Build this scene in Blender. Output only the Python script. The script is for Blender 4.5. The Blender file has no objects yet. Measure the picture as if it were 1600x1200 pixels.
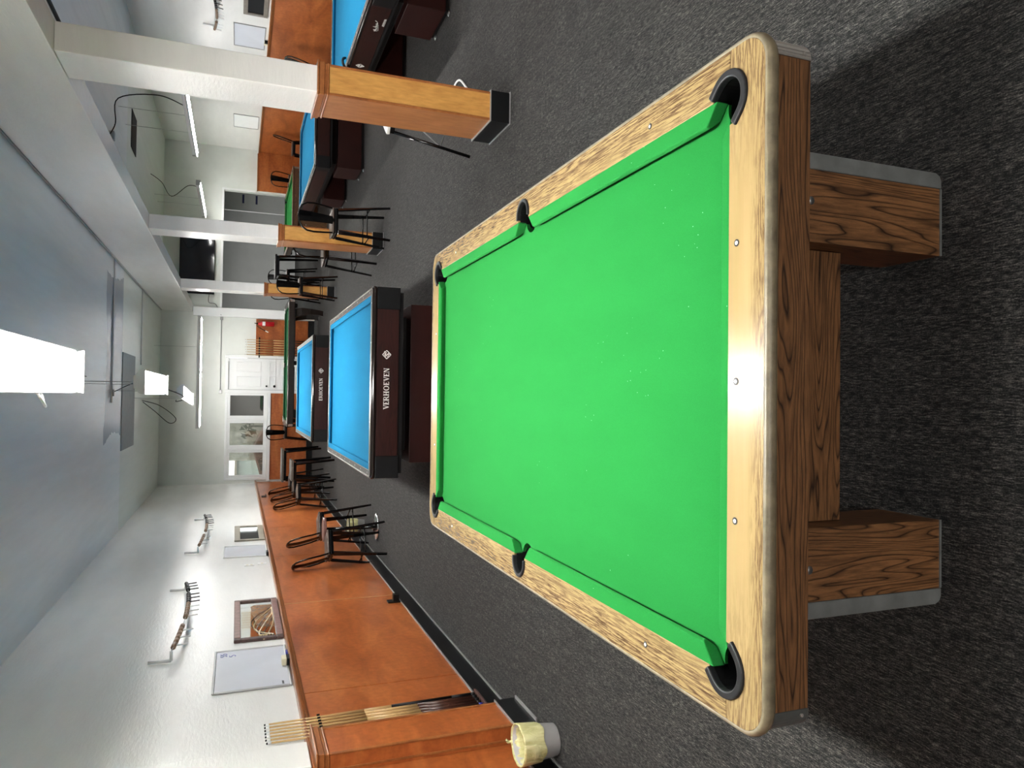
import bpy, bmesh, math, random
from mathutils import Vector, Matrix
random.seed(7)
PI = math.pi
C = bpy.context.scene.collection
SC = bpy.context.scene

# ------------------------------------------------------------------ camera
F_PX = 1128.87
PITCH, YAW, ROLL = 0.36306, 0.02022, 0.01932
CAM_H = 1.8485
def cam_basis():
    cp, sp, cy, sy = math.cos(PITCH), math.sin(PITCH), math.cos(YAW), math.sin(YAW)
    f = Vector((sy*cp, cy*cp, -sp)); r = Vector((cy, -sy, 0)); u = r.cross(f)
    cr, sr = math.cos(ROLL), math.sin(ROLL)
    return cr*r + sr*u, -sr*r + cr*u, f
cr_, cu_, cf_ = cam_basis()
cam = bpy.data.cameras.new('camera'); camo = bpy.data.objects.new('camera', cam); C.objects.link(camo)
cam.sensor_fit = 'HORIZONTAL'; cam.sensor_width = 36.0; cam.lens = 36.0*F_PX/1600.0
cam.clip_start = 0.02; cam.clip_end = 200
# the photograph was taken with the phone held on its side: up in the room points left in the frame
camo.matrix_world = Matrix(((-cu_.x, cr_.x, -cf_.x, 0), (-cu_.y, cr_.y, -cf_.y, 0),
                            (-cu_.z, cr_.z, -cf_.z, CAM_H), (0, 0, 0, 1)))
SC.camera = camo

# ------------------------------------------------------------------ world, exposure
W = bpy.data.worlds.new('world'); SC.world = W; W.use_nodes = True
W.node_tree.nodes['Background'].inputs[0].default_value = (1.0, .985, .96, 1)
W.node_tree.nodes['Background'].inputs[1].default_value = .65
SC.view_settings.view_transform = 'Standard'
SC.view_settings.look = 'None'
SC.view_settings.gamma = 1
SC.view_settings.exposure = 1.8
SC.view_settings.use_curve_mapping = False
TUBE_POWER = 26.0
# unseen area lights without fixtures: added front fill, assumed aisle strip lamps
for nm, loc, w_, l_, e_ in (('front_fill_light', (.1, -4.3, 2.62), .22, 2.44, 122), ('unseen_aisle_light', (4.35, 7.2, 2.62), .08, 2.6, 34),
                            ('unseen_aisle_light', (4.35, 2.4, 2.62), .08, 2.6, 16), ('unseen_aisle_light', (4.35, -2.6, 2.62), .08, 2.6, 28)):
    ld = bpy.data.lights.new(nm, 'AREA'); ld.shape = 'RECTANGLE'; ld.size = w_; ld.size_y = l_; ld.energy = e_; ld.color = (1.0, .975, .945)
    lo_ = bpy.data.objects.new(nm, ld); C.objects.link(lo_); lo_.location = loc

# ------------------------------------------------------------------ materials
def srgb(r, g, b):
    f = lambda c: (c/255/12.92) if c/255 <= .04045 else ((c/255+.055)/1.055)**2.4
    return (f(r), f(g), f(b), 1)
def new_mat(name):
    m = bpy.data.materials.new(name); m.use_nodes = True
    nt = m.node_tree; b = nt.nodes['Principled BSDF']
    return m, nt, b
def nd(nt, t, **k):
    n = nt.nodes.new(t)
    for a, v in k.items(): setattr(n, a, v)
    return n
def coords(nt, scale=(1, 1, 1), rot=(0, 0, 0), world=False):
    mp = nd(nt, 'ShaderNodeMapping'); mp.inputs['Scale'].default_value = scale; mp.inputs['Rotation'].default_value = rot
    if world:
        g = nd(nt, 'ShaderNodeNewGeometry'); nt.links.new(g.outputs['Position'], mp.inputs[0])
    else:
        tc = nd(nt, 'ShaderNodeTexCoord'); nt.links.new(tc.outputs['Object'], mp.inputs[0])
    return mp.outputs[0]
def noise(nt, vec, scale=1, detail=3, rough=.55, dist=0):
    n = nd(nt, 'ShaderNodeTexNoise'); n.inputs['Scale'].default_value = scale; n.inputs['Detail'].default_value = detail
    n.inputs['Roughness'].default_value = rough; n.inputs['Distortion'].default_value = dist
    nt.links.new(vec, n.inputs['Vector']); return n.outputs[0]
def ramp(nt, fac, stops, interp='LINEAR'):
    r = nd(nt, 'ShaderNodeValToRGB'); r.color_ramp.interpolation = interp
    els = r.color_ramp.elements
    while len(els) < len(stops): els.new(.5)
    for e, (p, c) in zip(els, stops):
        e.position = p; e.color = c if len(c) == 4 else (*c, 1)
    nt.links.new(fac, r.inputs[0]); return r.outputs[0]
def math_(nt, op, a, b=None, c=None):
    m = nd(nt, 'ShaderNodeMath', operation=op)
    for i, v in enumerate((a, b, c)):
        if v is None: continue
        if isinstance(v, (int, float)): m.inputs[i].default_value = v
        else: nt.links.new(v, m.inputs[i])
    return m.outputs[0]
def mix(nt, fac, a, b, mode='MIX'):
    m = nd(nt, 'ShaderNodeMix', data_type='RGBA', blend_type=mode)
    for s, v in ((0, fac), (6, a), (7, b)):
        if isinstance(v, (int, float)): m.inputs[s].default_value = v
        elif isinstance(v, tuple): m.inputs[s].default_value = v
        else: nt.links.new(v, m.inputs[s])
    return m.outputs[2]
def bump(nt, b, h, strength=.2, dist=.01):
    n = nd(nt, 'ShaderNodeBump'); n.inputs['Strength'].default_value = strength; n.inputs['Distance'].default_value = dist
    nt.links.new(h, n.inputs['Height']); nt.links.new(n.outputs[0], b.inputs['Normal'])
def plain(name, col, rough=.5, metal=0, spec=.5, var=.08, scale=12, bstr=0):
    m, nt, b = new_mat(name)
    n = noise(nt, coords(nt), scale, 4)
    lo = tuple(c*(1-var) for c in col[:3])+(1,); hi = tuple(min(1, c*(1+var)) for c in col[:3])+(1,)
    nt.links.new(ramp(nt, n, [(.3, lo), (.7, hi)]), b.inputs['Base Color'])
    b.inputs['Roughness'].default_value = rough; b.inputs['Metallic'].default_value = metal
    b.inputs['Specular IOR Level'].default_value = spec
    if bstr: bump(nt, b, noise(nt, coords(nt), scale*4, 5), bstr, .005)
    return m
def oak(name, scale, base, dark, bands=16, rough=.4, contrast=1.0, seed=0):
    """laminate oak: contour lines of a stretched noise give cathedral grain"""
    m, nt, b = new_mat(name)
    v = coords(nt, scale)
    add = nd(nt, 'ShaderNodeVectorMath', operation='ADD'); nt.links.new(v, add.inputs[0]); add.inputs[1].default_value = (seed, seed*.7, seed*.3)
    v = add.outputs[0]
    n = noise(nt, v, 1.0, 2, .45)
    w = math_(nt, 'FRACT', math_(nt, 'MULTIPLY', n, bands))
    lines = ramp(nt, w, [(0, (0, 0, 0)), (.06, (.4, .4, .4)), (.2, (1, 1, 1)), (.75, (.88, .88, .88)), (.93, (.55, .55, .55)), (1, (0, 0, 0))])
    fine = ramp(nt, noise(nt, v, 14, 4, .65), [(.36, (.35, .35, .35)), (.60, (1, 1, 1))])
    broad = ramp(nt, noise(nt, v, .7, 2), [(.3, (.7, .7, .7)), (.7, (1.1, 1.1, 1.1))])
    g = mix(nt, .8, lines, fine, 'MULTIPLY')
    col = mix(nt, g, dark, base)
    col = mix(nt, .6, col, broad, 'MULTIPLY')
    nt.links.new(col, b.inputs['Base Color']); b.inputs['Roughness'].default_value = rough
    b.inputs['Specular IOR Level'].default_value = .4
    bump(nt, b, g, .12, .003)
    return m
def panel_wood(name, base, dark, light, axis=(1, 1, .5), rough=.32, scale=1.6):
    m, nt, b = new_mat(name)
    v = coords(nt, axis, world=True)
    n1 = noise(nt, v, scale, 6, .62, .8)
    c = ramp(nt, n1, [(.28, dark), (.5, base), (.74, light)])
    n2 = noise(nt, coords(nt, (axis[0]*9, axis[1]*9, axis[2]*2), world=True), 4, 4, .6)
    c = mix(nt, .45, c, ramp(nt, n2, [(.3, (.5, .45, .4)), (.65, (1.08, 1.08, 1.08))]), 'MULTIPLY')
    nt.links.new(c, b.inputs['Base Color']); b.inputs['Roughness'].default_value = rough
    b.inputs['Specular IOR Level'].default_value = .35
    bump(nt, b, n2, .04, .003)
    return m
def emit(name, col, strength):
    m, nt, b = new_mat(name)
    b.inputs['Base Color'].default_value = col; b.inputs['Emission Color'].default_value = col
    b.inputs['Emission Strength'].default_value = strength
    return m
M = {}
def felt(name, col, specks):
    m, nt, b = new_mat(name)
    v = coords(nt)
    fine = noise(nt, v, 420, 3, .7)
    lo = tuple(c*.86 for c in col[:3]); hi = tuple(c*1.1 for c in col[:3])
    c = ramp(nt, fine, [(.3, lo), (.7, hi)])
    broad = noise(nt, coords(nt, (3, .9, 1)), 2.2, 3)
    c = mix(nt, .5, c, ramp(nt, broad, [(.35, (.93, .93, .93)), (.65, (1.03, 1.03, 1.03))]), 'MULTIPLY')
    if specks:
        vo = nd(nt, 'ShaderNodeTexVoronoi'); vo.inputs['Scale'].default_value = 45; nt.links.new(v, vo.inputs['Vector'])
        dot = math_(nt, 'LESS_THAN', vo.outputs['Distance'], .055)
        region = math_(nt, 'GREATER_THAN', noise(nt, v, 2.3, 2), .6)
        c = mix(nt, math_(nt, 'MULTIPLY', math_(nt, 'MULTIPLY', dot, region), .4), c, (.75, .95, .8, 1))
    nt.links.new(c, b.inputs['Base Color']); b.inputs['Roughness'].default_value = .95
    b.inputs['Specular IOR Level'].default_value = .02
    b.inputs['Sheen Weight'].default_value = .03; b.inputs['Sheen Roughness'].default_value = .5
    bump(nt, b, fine, .06, .001)
    return m
M['felt_green'] = felt('green_cloth', (.0125, .155, .030, 1), True)
M['felt_green_dark'] = felt('dark_green_cloth', (.012, .085, .032, 1), False)
M['felt_blue'] = felt('blue_cloth', (.007, .147, .285, 1), False)

# carpet: short broken streaks running down the room
m, nt, b = new_mat('carpet')
v = coords(nt, (230, 34, 1), world=True)
s1 = noise(nt, v, 1, 3, .75)
s2 = noise(nt, coords(nt, (60, 6, 1), world=True), 1, 3, .6)
s3 = noise(nt, coords(nt, (300, 200, 1), world=True), 1, 2, .6)
hgt = math_(nt, 'ADD', math_(nt, 'MULTIPLY', s1, .62), math_(nt, 'ADD', math_(nt, 'MULTIPLY', s2, .2), math_(nt, 'MULTIPLY', s3, .3)))
c = ramp(nt, hgt, [(.44, (.0055, .0062, .007)), (.54, (.0175, .018, .0183)), (.62, (.058, .0565, .053)), (.72, (.165, .158, .146))])
br = nd(nt, 'ShaderNodeTexBrick'); br.offset = .5; br.inputs['Scale'].default_value = 1
br.inputs['Color1'].default_value = (.9, .9, .9, 1); br.inputs['Color2'].default_value = (1.06, 1.05, 1.03, 1); br.inputs['Mortar'].default_value = (.7, .7, .7, 1)
br.inputs['Mortar Size'].default_value = .003; br.inputs['Brick Width'].default_value = 1.0; br.inputs['Row Height'].default_value = 1.0
nt.links.new(coords(nt, (1, 1, 1), world=True), br.inputs['Vector'])
c = mix(nt, .6, c, br.outputs['Color'], 'MULTIPLY')
nt.links.new(c, b.inputs['Base Color']); b.inputs['Roughness'].default_value = .95; b.inputs['Specular IOR Level'].default_value = .1
b.inputs['Sheen Weight'].default_value = .08; b.inputs['Sheen Roughness'].default_value = .4
bump(nt, b, hgt, .5, .006); M['carpet'] = m

# painted plaster and ceiling
def paint(name, col, rough, spec, streak=(1, 1, 1), var=.05, bs=.12):
    m, nt, b = new_mat(name)
    n = noise(nt, coords(nt, streak, world=True), 2.0, 5, .6)
    lo = tuple(x*(1-var) for x in col[:3]); hi = tuple(min(1, x*(1+var)) for x in col[:3])
    nt.links.new(ramp(nt, n, [(.3, lo), (.7, hi)]), b.inputs['Base Color'])
    b.inputs['Roughness'].default_value = rough; b.inputs['Specular IOR Level'].default_value = spec
    h = noise(nt, coords(nt, tuple(s*6 for s in streak), world=True), 4, 5, .65)
    bump(nt, b, h, bs, .01)
    return m
M['wall'] = paint('white_wall_paint', (.82, .825, .80, 1), .27, .5, (.5, .5, 2.2), bs=.2)
M['wall_back'] = paint('pale_wall_paint', (.74, .77, .73, 1), .5, .3)
M['trimwhite'] = paint('white_gloss_paint', (.84, .86, .86, 1), .3, .5, var=.02, bs=.03)
M['hall'] = paint('hallway_paint', (.62, .64, .63, 1), .6, .2)
m, nt, b = new_mat('ceiling_paint')
g = nd(nt, 'ShaderNodeNewGeometry'); sep = nd(nt, 'ShaderNodeSeparateXYZ'); nt.links.new(g.outputs['Position'], sep.inputs[0])
n = noise(nt, coords(nt, (4.5, .5, 1), world=True), 1.5, 5, .6)
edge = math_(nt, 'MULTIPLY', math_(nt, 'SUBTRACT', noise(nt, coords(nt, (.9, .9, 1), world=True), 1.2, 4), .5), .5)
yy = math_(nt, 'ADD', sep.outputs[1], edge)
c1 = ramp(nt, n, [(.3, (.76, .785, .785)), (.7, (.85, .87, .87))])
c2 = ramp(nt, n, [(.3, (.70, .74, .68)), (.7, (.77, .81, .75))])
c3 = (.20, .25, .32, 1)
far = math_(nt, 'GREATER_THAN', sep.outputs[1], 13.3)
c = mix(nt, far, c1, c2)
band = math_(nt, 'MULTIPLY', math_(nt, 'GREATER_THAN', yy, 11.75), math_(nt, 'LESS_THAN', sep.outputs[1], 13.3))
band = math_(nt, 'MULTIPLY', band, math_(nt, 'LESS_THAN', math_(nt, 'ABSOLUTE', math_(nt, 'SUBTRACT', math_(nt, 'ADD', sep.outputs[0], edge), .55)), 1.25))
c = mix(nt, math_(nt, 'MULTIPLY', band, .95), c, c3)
nt.links.new(c, b.inputs['Base Color']); b.inputs['Roughness'].default_value = .34; b.inputs['Specular IOR Level'].default_value = .5
bump(nt, b, noise(nt, coords(nt, (9, 1.2, 1), world=True), 1.5, 5, .6), .18, .01); M['ceiling'] = m
M['grey_panel'] = plain('dark_grey_board', (.27, .295, .29, 1), .6)
M['void'] = plain('dark_void', (.01, .01, .012, 1), .8)

M['oak_x'] = oak('oak_laminate_x', (.8, 9, 9), (.18, .085, .034, 1), (.016, .008, .0045, 1), 24)
M['oak_y'] = oak('oak_laminate_y', (9, .8, 9), (.18, .085, .034, 1), (.016, .008, .0045, 1), 24)
M['oak_z'] = oak('oak_laminate_z', (9, 9, .8), (.19, .09, .036, 1), (.016, .008, .0045, 1), 27, seed=3.1)
def worn_rail(name, scale, axis):
    m, nt, b = new_mat(name)
    v = coords(nt, scale)
    n = noise(nt, v, 1.0, 2, .45)
    w = math_(nt, 'FRACT', math_(nt, 'MULTIPLY', n, 20))
    lines = ramp(nt, w, [(0, (0, 0, 0)), (.14, (.5, .5, .5)), (.34, (1, 1, 1)), (.8, (.8, .8, .8)), (1, (.0, .0, .0))])
    fine = ramp(nt, noise(nt, coords(nt, tuple(s*6 for s in scale)), 3.2, 4, .7), [(.42, (0, 0, 0)), (.52, (1, 1, 1))])
    grain = mix(nt, 1.0, mix(nt, .25, lines, (1, 1, 1, 1)), mix(nt, .15, fine, (1, 1, 1, 1)), 'MULTIPLY')
    tc = nd(nt, 'ShaderNodeTexCoord'); sp = nd(nt, 'ShaderNodeSeparateXYZ'); nt.links.new(tc.outputs['Object'], sp.inputs[0])
    a = math_(nt, 'ABSOLUTE', sp.outputs[axis])
    # worn varnish: dark grain survives on the outer part of the rail and towards its ends
    if axis == 1: outer = nd(nt, 'ShaderNodeMapRange'); outer.inputs[1].default_value = 1.37; outer.inputs[2].default_value = 1.412
    else: outer = nd(nt, 'ShaderNodeMapRange'); outer.inputs[1].default_value = .655; outer.inputs[2].default_value = .745
    nt.links.new(a, outer.inputs[0])
    blot = math_(nt, 'MULTIPLY', noise(nt, coords(nt, (7, 7, 7)), 1.4, 4, .6), 1.5)
    if axis == 1:
        o2 = nd(nt, 'ShaderNodeMapRange'); o2.inputs[1].default_value = .42; o2.inputs[2].default_value = .78
        nt.links.new(math_(nt, 'ABSOLUTE', sp.outputs[0]), o2.inputs[0])
        reg = math_(nt, 'MAXIMUM', outer.outputs[0], o2.outputs[0])
    else:
        reg = math_(nt, 'ADD', math_(nt, 'MULTIPLY', outer.outputs[0], .9), .5)
    keep = math_(nt, 'MULTIPLY', reg, math_(nt, 'SUBTRACT', blot, -.05)); keep.node.use_clamp = True
    inv = math_(nt, 'SUBTRACT', 1.0, grain)
    fac = math_(nt, 'MULTIPLY', inv, keep); fac.node.use_clamp = True
    soft = ramp(nt, noise(nt, v, 2, 3), [(.3, (.25, .178, .080)), (.7, (.29, .212, .100))])
    c = mix(nt, fac, soft, (.055, .026, .014, 1))
    nt.links.new(c, b.inputs['Base Color']); nt.links.new(ramp(nt, noise(nt, v, 3, 3), [(.3, (.17, .17, .17)), (.7, (.26, .26, .26))]), b.inputs['Roughness']); b.inputs['Specular IOR Level'].default_value = .2
    return m
M['rail_x'] = worn_rail('worn_maple_x', (.9, 11, 11), 1)
M['rail_y'] = worn_rail('worn_maple_y', (13, .65, 13), 0)
M['edge_grime'] = plain('grimy_edge_trim', (.13, .108, .066, 1), .45, var=.35, scale=26, bstr=.15)
M['casting'] = plain('dark_grey_casting', (.085, .092, .088, 1), .42, .35, var=.2, scale=20)
m, nt, b = new_mat('ribbed_metal'); b.inputs['Base Color'].default_value = (.30, .29, .265, 1); b.inputs['Metallic'].default_value = .15; b.inputs['Roughness'].default_value = .38
wv = nd(nt, 'ShaderNodeTexWave', bands_direction='DIAGONAL'); wv.inputs['Scale'].default_value = 95; nt.links.new(coords(nt, (1, -1, 0)), wv.inputs['Vector'])
bump(nt, b, wv.outputs['Fac'], 1.0, .004); M['ribbed'] = m
M['leg_metal'] = plain('scuffed_grey_metal', (.17, .185, .18, 1), .42, .4, var=.22, scale=14)
M['rubber'] = plain('pocket_rubber', (.010, .0105, .012, 1), .5, 0, .25, var=.2)
M['black'] = plain('black_plastic', (.0025, .0025, .003, 1), .5, 0, .25)
M['black_base'] = plain('black_skirting', (.0048, .0055, .0062, 1), .35, 0, .3, var=.3, scale=3)
M['grey_strip'] = plain('grey_edging_strip', (.30, .30, .30, 1), .4, .3)
M['black_metal'] = plain('black_gloss_metal', (.0025, .0026, .003, 1), .13, .0, .5)
M['chrome'] = plain('chrome', (.72, .74, .75, 1), .12, 1.0)
M['steel'] = plain('galvanised_steel', (.4, .41, .41, 1), .35, .9)
M['alu'] = plain('aluminium_edging', (.55, .53, .5, 1), .3, .8)
M['mahog'] = oak('dark_mahogany', (1.2, 1.2, 16), (.032, .0062, .0045, 1), (.011, .0028, .002, 1), 9, .32)
M['mahog_pl'] = plain('dark_mahogany_panel', (.024, .0045, .0033, 1), .4, 0, .3, var=.2, scale=6)
M['taupe'] = plain('taupe_rail', (.065, .05, .042, 1), .3, .0, .5, var=.15, scale=8)
M['nosing'] = plain('dark_brown_nosing', (.013, .008, .007, 1), .14, 0, .6)
M['wenge'] = plain('dark_brown_frame', (.0125, .0078, .006, 1), .4, 0, .3, var=.25)
M['wains'] = panel_wood('mahogany_veneer', (.375, .105, .027, 1), (.235, .058, .014, 1), (.50, .17, .05, 1), (.7, .7, 2.4))
M['cap'] = panel_wood('cap_moulding_wood', (.30, .105, .032, 1), (.2, .066, .02, 1), (.4, .16, .055, 1), (1, .3, 3), .28)
M['honey'] = panel_wood('honey_veneer', (.58, .30, .08, 1), (.46, .215, .055, 1), (.66, .37, .115, 1), (1.5, 1.5, 1.1), .38)
M['pillar_side'] = panel_wood('reddish_veneer', (.33, .135, .05, 1), (.26, .10, .036, 1), (.40, .18, .072, 1), (1, .8, .9), .35)
M['seatwood'] = plain('worn_wood_seat', (.075, .052, .04, 1), .4, var=.25, scale=9)
M['tablewood'] = plain('grey_brown_table_edge', (.09, .075, .062, 1), .45, var=.2, scale=9)
M['pubtop'] = plain('reddish_laminate', (.15, .07, .058, 1), .3, var=.15)
M['white'] = plain('white_plastic', (.82, .83, .82, 1), .4, var=.02)
M['offwhite'] = plain('cream_plastic', (.70, .66, .48, 1), .5, var=.1)
M['enamel'] = plain('white_enamel', (.86, .88, .88, 1), .3, var=.02)
M['board'] = plain('whiteboard_face', (.68, .715, .78, 1), .22, 0, .5, var=.03, scale=3)
M['dotwhite'] = plain('white_marker', (.85, .85, .82, 1), .35, var=.02)
M['red'] = plain('extinguisher_red', (.45, .012, .018, 1), .25)
M['blue_ink'] = plain('blue_ink', (.03, .04, .35, 1), .5)
M['navy'] = plain('navy_paper', (.015, .02, .10, 1), .6)
M['screen'] = plain('television_glass', (.004, .005, .008, 1), .06, 0, .6)
M['cue_light'] = oak('maple_cue_shaft', (18, 18, 1.1), (.62, .42, .19, 1), (.42, .26, .1, 1), 5, .3)
M['cue_butt'] = plain('rosewood_butt', (.05, .018, .011, 1), .3, var=.35, scale=14)
M['frame_dark'] = plain('carved_dark_frame', (.085, .045, .038, 1), .4, var=.4, scale=24, bstr=.3)
M['frame_light'] = plain('rosewood_inner_frame', (.22, .12, .105, 1), .35, var=.3, scale=20)
M['frame_beige'] = plain('beige_frame', (.27, .245, .19, 1), .45, var=.15)
M['frame_taupe'] = plain('taupe_frame', (.20, .175, .145, 1), .45, var=.15)
M['mirror'] = plain('mirror_glass', (.78, .82, .82, 1), .03, 1.0, var=.005)
M['amber'] = plain('amber_glass_print', (.20, .09, .03, 1), .18, 0, .6, var=.35, scale=7)
M['darkline'] = plain('dark_print_line', (.02, .012, .008, 1), .3)
M['goldline'] = plain('gold_print_line', (.5, .38, .2, 1), .3)
M['bead_brown'] = plain('tan_wood_bead', (.30, .20, .13, 1), .4, var=.2, scale=30)
M['bead_black'] = plain('black_bead', (.01, .01, .01, 1), .3)
M['bin_grey'] = plain('grey_plastic_bin', (.42, .42, .41, 1), .45, var=.03)
m, nt, b = new_mat('yellow_bin_liner')
n = noise(nt, coords(nt, (1, 1, .5)), 16, 4, .6, 1.2)
nt.links.new(ramp(nt, n, [(.35, (.50, .48, .20)), (.65, (.74, .72, .40))]), b.inputs['Base Color']); b.inputs['Roughness'].default_value = .35
bump(nt, b, n, .8, .02); M['liner'] = m
M['lampwhite'] = plain('lamp_reflector', (.85, .88, .86, 1), .4, var=.02)
M['tube'] = emit('lamp_tube', (1.0, .975, .945, 1), TUBE_POWER)
m, nt, b = new_mat('window_glass')
nt.nodes.remove(b); out = nt.nodes['Material Output']
tr = nd(nt, 'ShaderNodeBsdfTransparent'); tr.inputs[0].default_value = (.93, .96, .95, 1)
gl = nd(nt, 'ShaderNodeBsdfGlossy'); gl.inputs['Roughness'].default_value = .01
fr = nd(nt, 'ShaderNodeFresnel'); fr.inputs[0].default_value = 1.9
ms = nd(nt, 'ShaderNodeMixShader'); nt.links.new(fr.outputs[0], ms.inputs[0]); nt.links.new(tr.outputs[0], ms.inputs[1]); nt.links.new(gl.outputs[0], ms.inputs[2])
nt.links.new(ms.outputs[0], out.inputs[0]); M['glass'] = m
M['stucco'] = plain('grey_stucco', (.24, .245, .20, 1), .9, var=.35, scale=5, bstr=.3)
M['pale_build'] = plain('pale_building', (.42, .49, .45, 1), .8, var=.1, scale=3)
M['soil'] = plain('brown_soil_bank', (.085, .062, .048, 1), .95, var=.4, scale=6, bstr=.5)
M['leaf'] = plain('shrub_green', (.03, .05, .025, 1), .8, var=.5, scale=9, bstr=.5)

# ------------------------------------------------------------------ mesh helper
class MB:
    def __init__(s): s.bm = bmesh.new()
    def face(s, pts):
        return s.bm.faces.new([s.bm.verts.new(p) for p in pts])
    def box(s, x0, x1, y0, y1, z0, z1, M_=None):
        vs = [s.bm.verts.new(Vector(p) if M_ is None else M_ @ Vector(p)) for p in
              [(x0, y0, z0), (x1, y0, z0), (x1, y1, z0), (x0, y1, z0), (x0, y0, z1), (x1, y0, z1), (x1, y1, z1), (x0, y1, z1)]]
        for f in ((0, 3, 2, 1), (4, 5, 6, 7), (0, 1, 5, 4), (1, 2, 6, 5), (2, 3, 7, 6), (3, 0, 4, 7)):
            s.bm.faces.new([vs[i] for i in f])
        return s
    def prism(s, poly, a0, a1, axis=2, M_=None):
        """extrude a 2D outline along an axis (2: xy->z, 1: xz->y, 0: yz->x)"""
        def P(p, a):
            q = {2: (p[0], p[1], a), 1: (p[0], a, p[1]), 0: (a, p[0], p[1])}[axis]
            return Vector(q) if M_ is None else M_ @ Vector(q)
        lo = [s.bm.verts.new(P(p, a0)) for p in poly]; hi = [s.bm.verts.new(P(p, a1)) for p in poly]
        n = len(poly)
        s.bm.faces.new(lo[::-1]); s.bm.faces.new(hi)
        for i in range(n): s.bm.faces.new([lo[i], lo[(i+1) % n], hi[(i+1) % n], hi[i]])
        return s
    def loft(s, rings, closed=True, caps=True):
        R = [[s.bm.verts.new(p) for p in r] for r in rings]
        n = len(R[0])
        for a, b in zip(R, R[1:]):
            for i in range(n if closed else n-1):
                s.bm.faces.new([a[i], a[(i+1) % n], b[(i+1) % n], b[i]])
        if caps: s.bm.faces.new(R[0][::-1]); s.bm.faces.new(R[-1])
        return s
    def tube(s, pts, r, seg=8, r2=None):
        pts = [Vector(p) for p in pts]; rings = []; prev = None
        n = len(pts)
        for i, p in enumerate(pts):
            d = ((pts[min(i+1, n-1)]-pts[max(i-1, 0)])).normalized()
            if prev is None:
                up = Vector((0, 0, 1)) if abs(d.z) < .9 else Vector((1, 0, 0)); a = d.cross(up).normalized()
            else: a = (prev - d*prev.dot(d)).normalized()
            prev = a; b = d.cross(a)
            rr = r if r2 is None else r+(r2-r)*i/(n-1)
            rings.append([p+rr*(math.cos(t)*a+math.sin(t)*b) for t in [2*PI*k/seg for k in range(seg)]])
        return s.loft(rings)
    def lathe(s, prof, c=(0, 0, 0), seg=24, cap=True):
        rings = [[(c[0]+r*math.cos(2*PI*k/seg), c[1]+r*math.sin(2*PI*k/seg), c[2]+z) for k in range(seg)] for r, z in prof]
        return s.loft(rings, caps=cap)
    def bar(s, p0, p1, w, t, w2=None, t2=None, side=(1, 0, 0)):
        """flat tapered bar from p0 to p1"""
        p0, p1 = Vector(p0), Vector(p1); d = (p1-p0).normalized(); a = Vector(side); a = (a-d*a.dot(d)).normalized(); b = d.cross(a)
        w2 = w if w2 is None else w2; t2 = t if t2 is None else t2
        return s.loft([[p+a*ww*i/2+b*tt*j/2 for i, j in ((-1, -1), (1, -1), (1, 1), (-1, 1))] for p, ww, tt in ((p0, w, t), (p1, w2, t2))])
    def build(s, name, mat, parent=None, bevel=0, smooth=False, seg=2):
        bmesh.ops.recalc_face_normals(s.bm, faces=s.bm.faces)
        me = bpy.data.meshes.new(name); s.bm.to_mesh(me); s.bm.free()
        o = bpy.data.objects.new(name, me); C.objects.link(o)
        me.materials.append(M[mat] if isinstance(mat, str) else mat)
        if smooth:
            for p in me.polygons: p.use_smooth = True
        if bevel:
            bv = o.modifiers.new('bevel', 'BEVEL'); bv.width = bevel; bv.segments = seg; bv.limit_method = 'ANGLE'; bv.angle_limit = .6
        if parent is not None: o.parent = parent
        return o
def tag(o, label=None, cat=None, group=None, kind=None):
    if label: o['label'] = label
    if cat: o['category'] = cat
    if group: o['group'] = group
    if kind: o['kind'] = kind
    return o
def thing(name, label, cat, loc=(0, 0, 0), rz=0, group=None):
    o = bpy.data.objects.new(name, None); C.objects.link(o); o.location = loc; o.rotation_euler = (0, 0, rz)
    return tag(o, label, cat, group)
def struct(name, mb, mat, **k): return tag(mb.build(name, mat, **k), kind='structure')
def dup(root, loc, rz, label, group=None):
    r = root.copy(); C.objects.link(r); r.location = loc; r.rotation_euler = (0, 0, rz); r['label'] = label
    if group: r['group'] = group
    for ch in list(root.children):
        c = ch.copy(); C.objects.link(c); c.parent = r
        for g_ in list(ch.children):
            d = g_.copy(); C.objects.link(d); d.parent = c
    return r
def arc(cx, cy, r, a0, a1, n=12):
    return [(cx+r*math.cos(math.radians(a0+(a1-a0)*i/n)), cy+r*math.sin(math.radians(a0+(a1-a0)*i/n))) for i in range(n+1)]

# ------------------------------------------------------------------ the room
XL, XR, YN, YB, ZC = -2.215, 6.2, -8.0, 19.5, 3.62
struct('floor', MB().box(-2.4, 9.0, YN-.2, 27.5, -.2, 0), 'carpet')
struct('ceiling', MB().box(-2.4, 9.0, YN-.2, YB+.15, ZC, ZC+.2), 'ceiling')
struct('wall_left', MB().box(XL-.2, XL-.035, YN, YB, 0, ZC), 'wall')
struct('wall_right', MB().box(XR+.035, XR+.2, YN, YB, 0, ZC), 'wall')
struct('wall_front', MB().box(-2.4, 6.4, YN-.15, YN, 0, ZC), 'wall')
# rear wall with the window band, the door and the hallway opening cut out
WB0, WB1 = YB, YB+.15
wx0, wx1, wz0, wz1 = -2.10, .035, 1.13, 2.07
dx0, dx1, dz1 = .085, .955, 2.085
hx0, hx1, hz1 = 2.16, 5.15, 2.245
mb = MB()
mb.box(-2.4, wx0, WB0, WB1, 0, ZC); mb.box(wx0, wx1, WB0, WB1, 0, wz0); mb.box(wx0, wx1, WB0, WB1, wz1, ZC)
mb.box(wx1, dx0, WB0, WB1, 0, ZC); mb.box(dx0, dx1, WB0, WB1, dz1, ZC); mb.box(dx1, hx0, WB0, WB1, 0, ZC)
mb.box(hx0, hx1, WB0, WB1, hz1, ZC); mb.box(hx1, 6.4, WB0, WB1, 0, ZC)
struct('wall_back', mb, 'wall_back')
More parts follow.
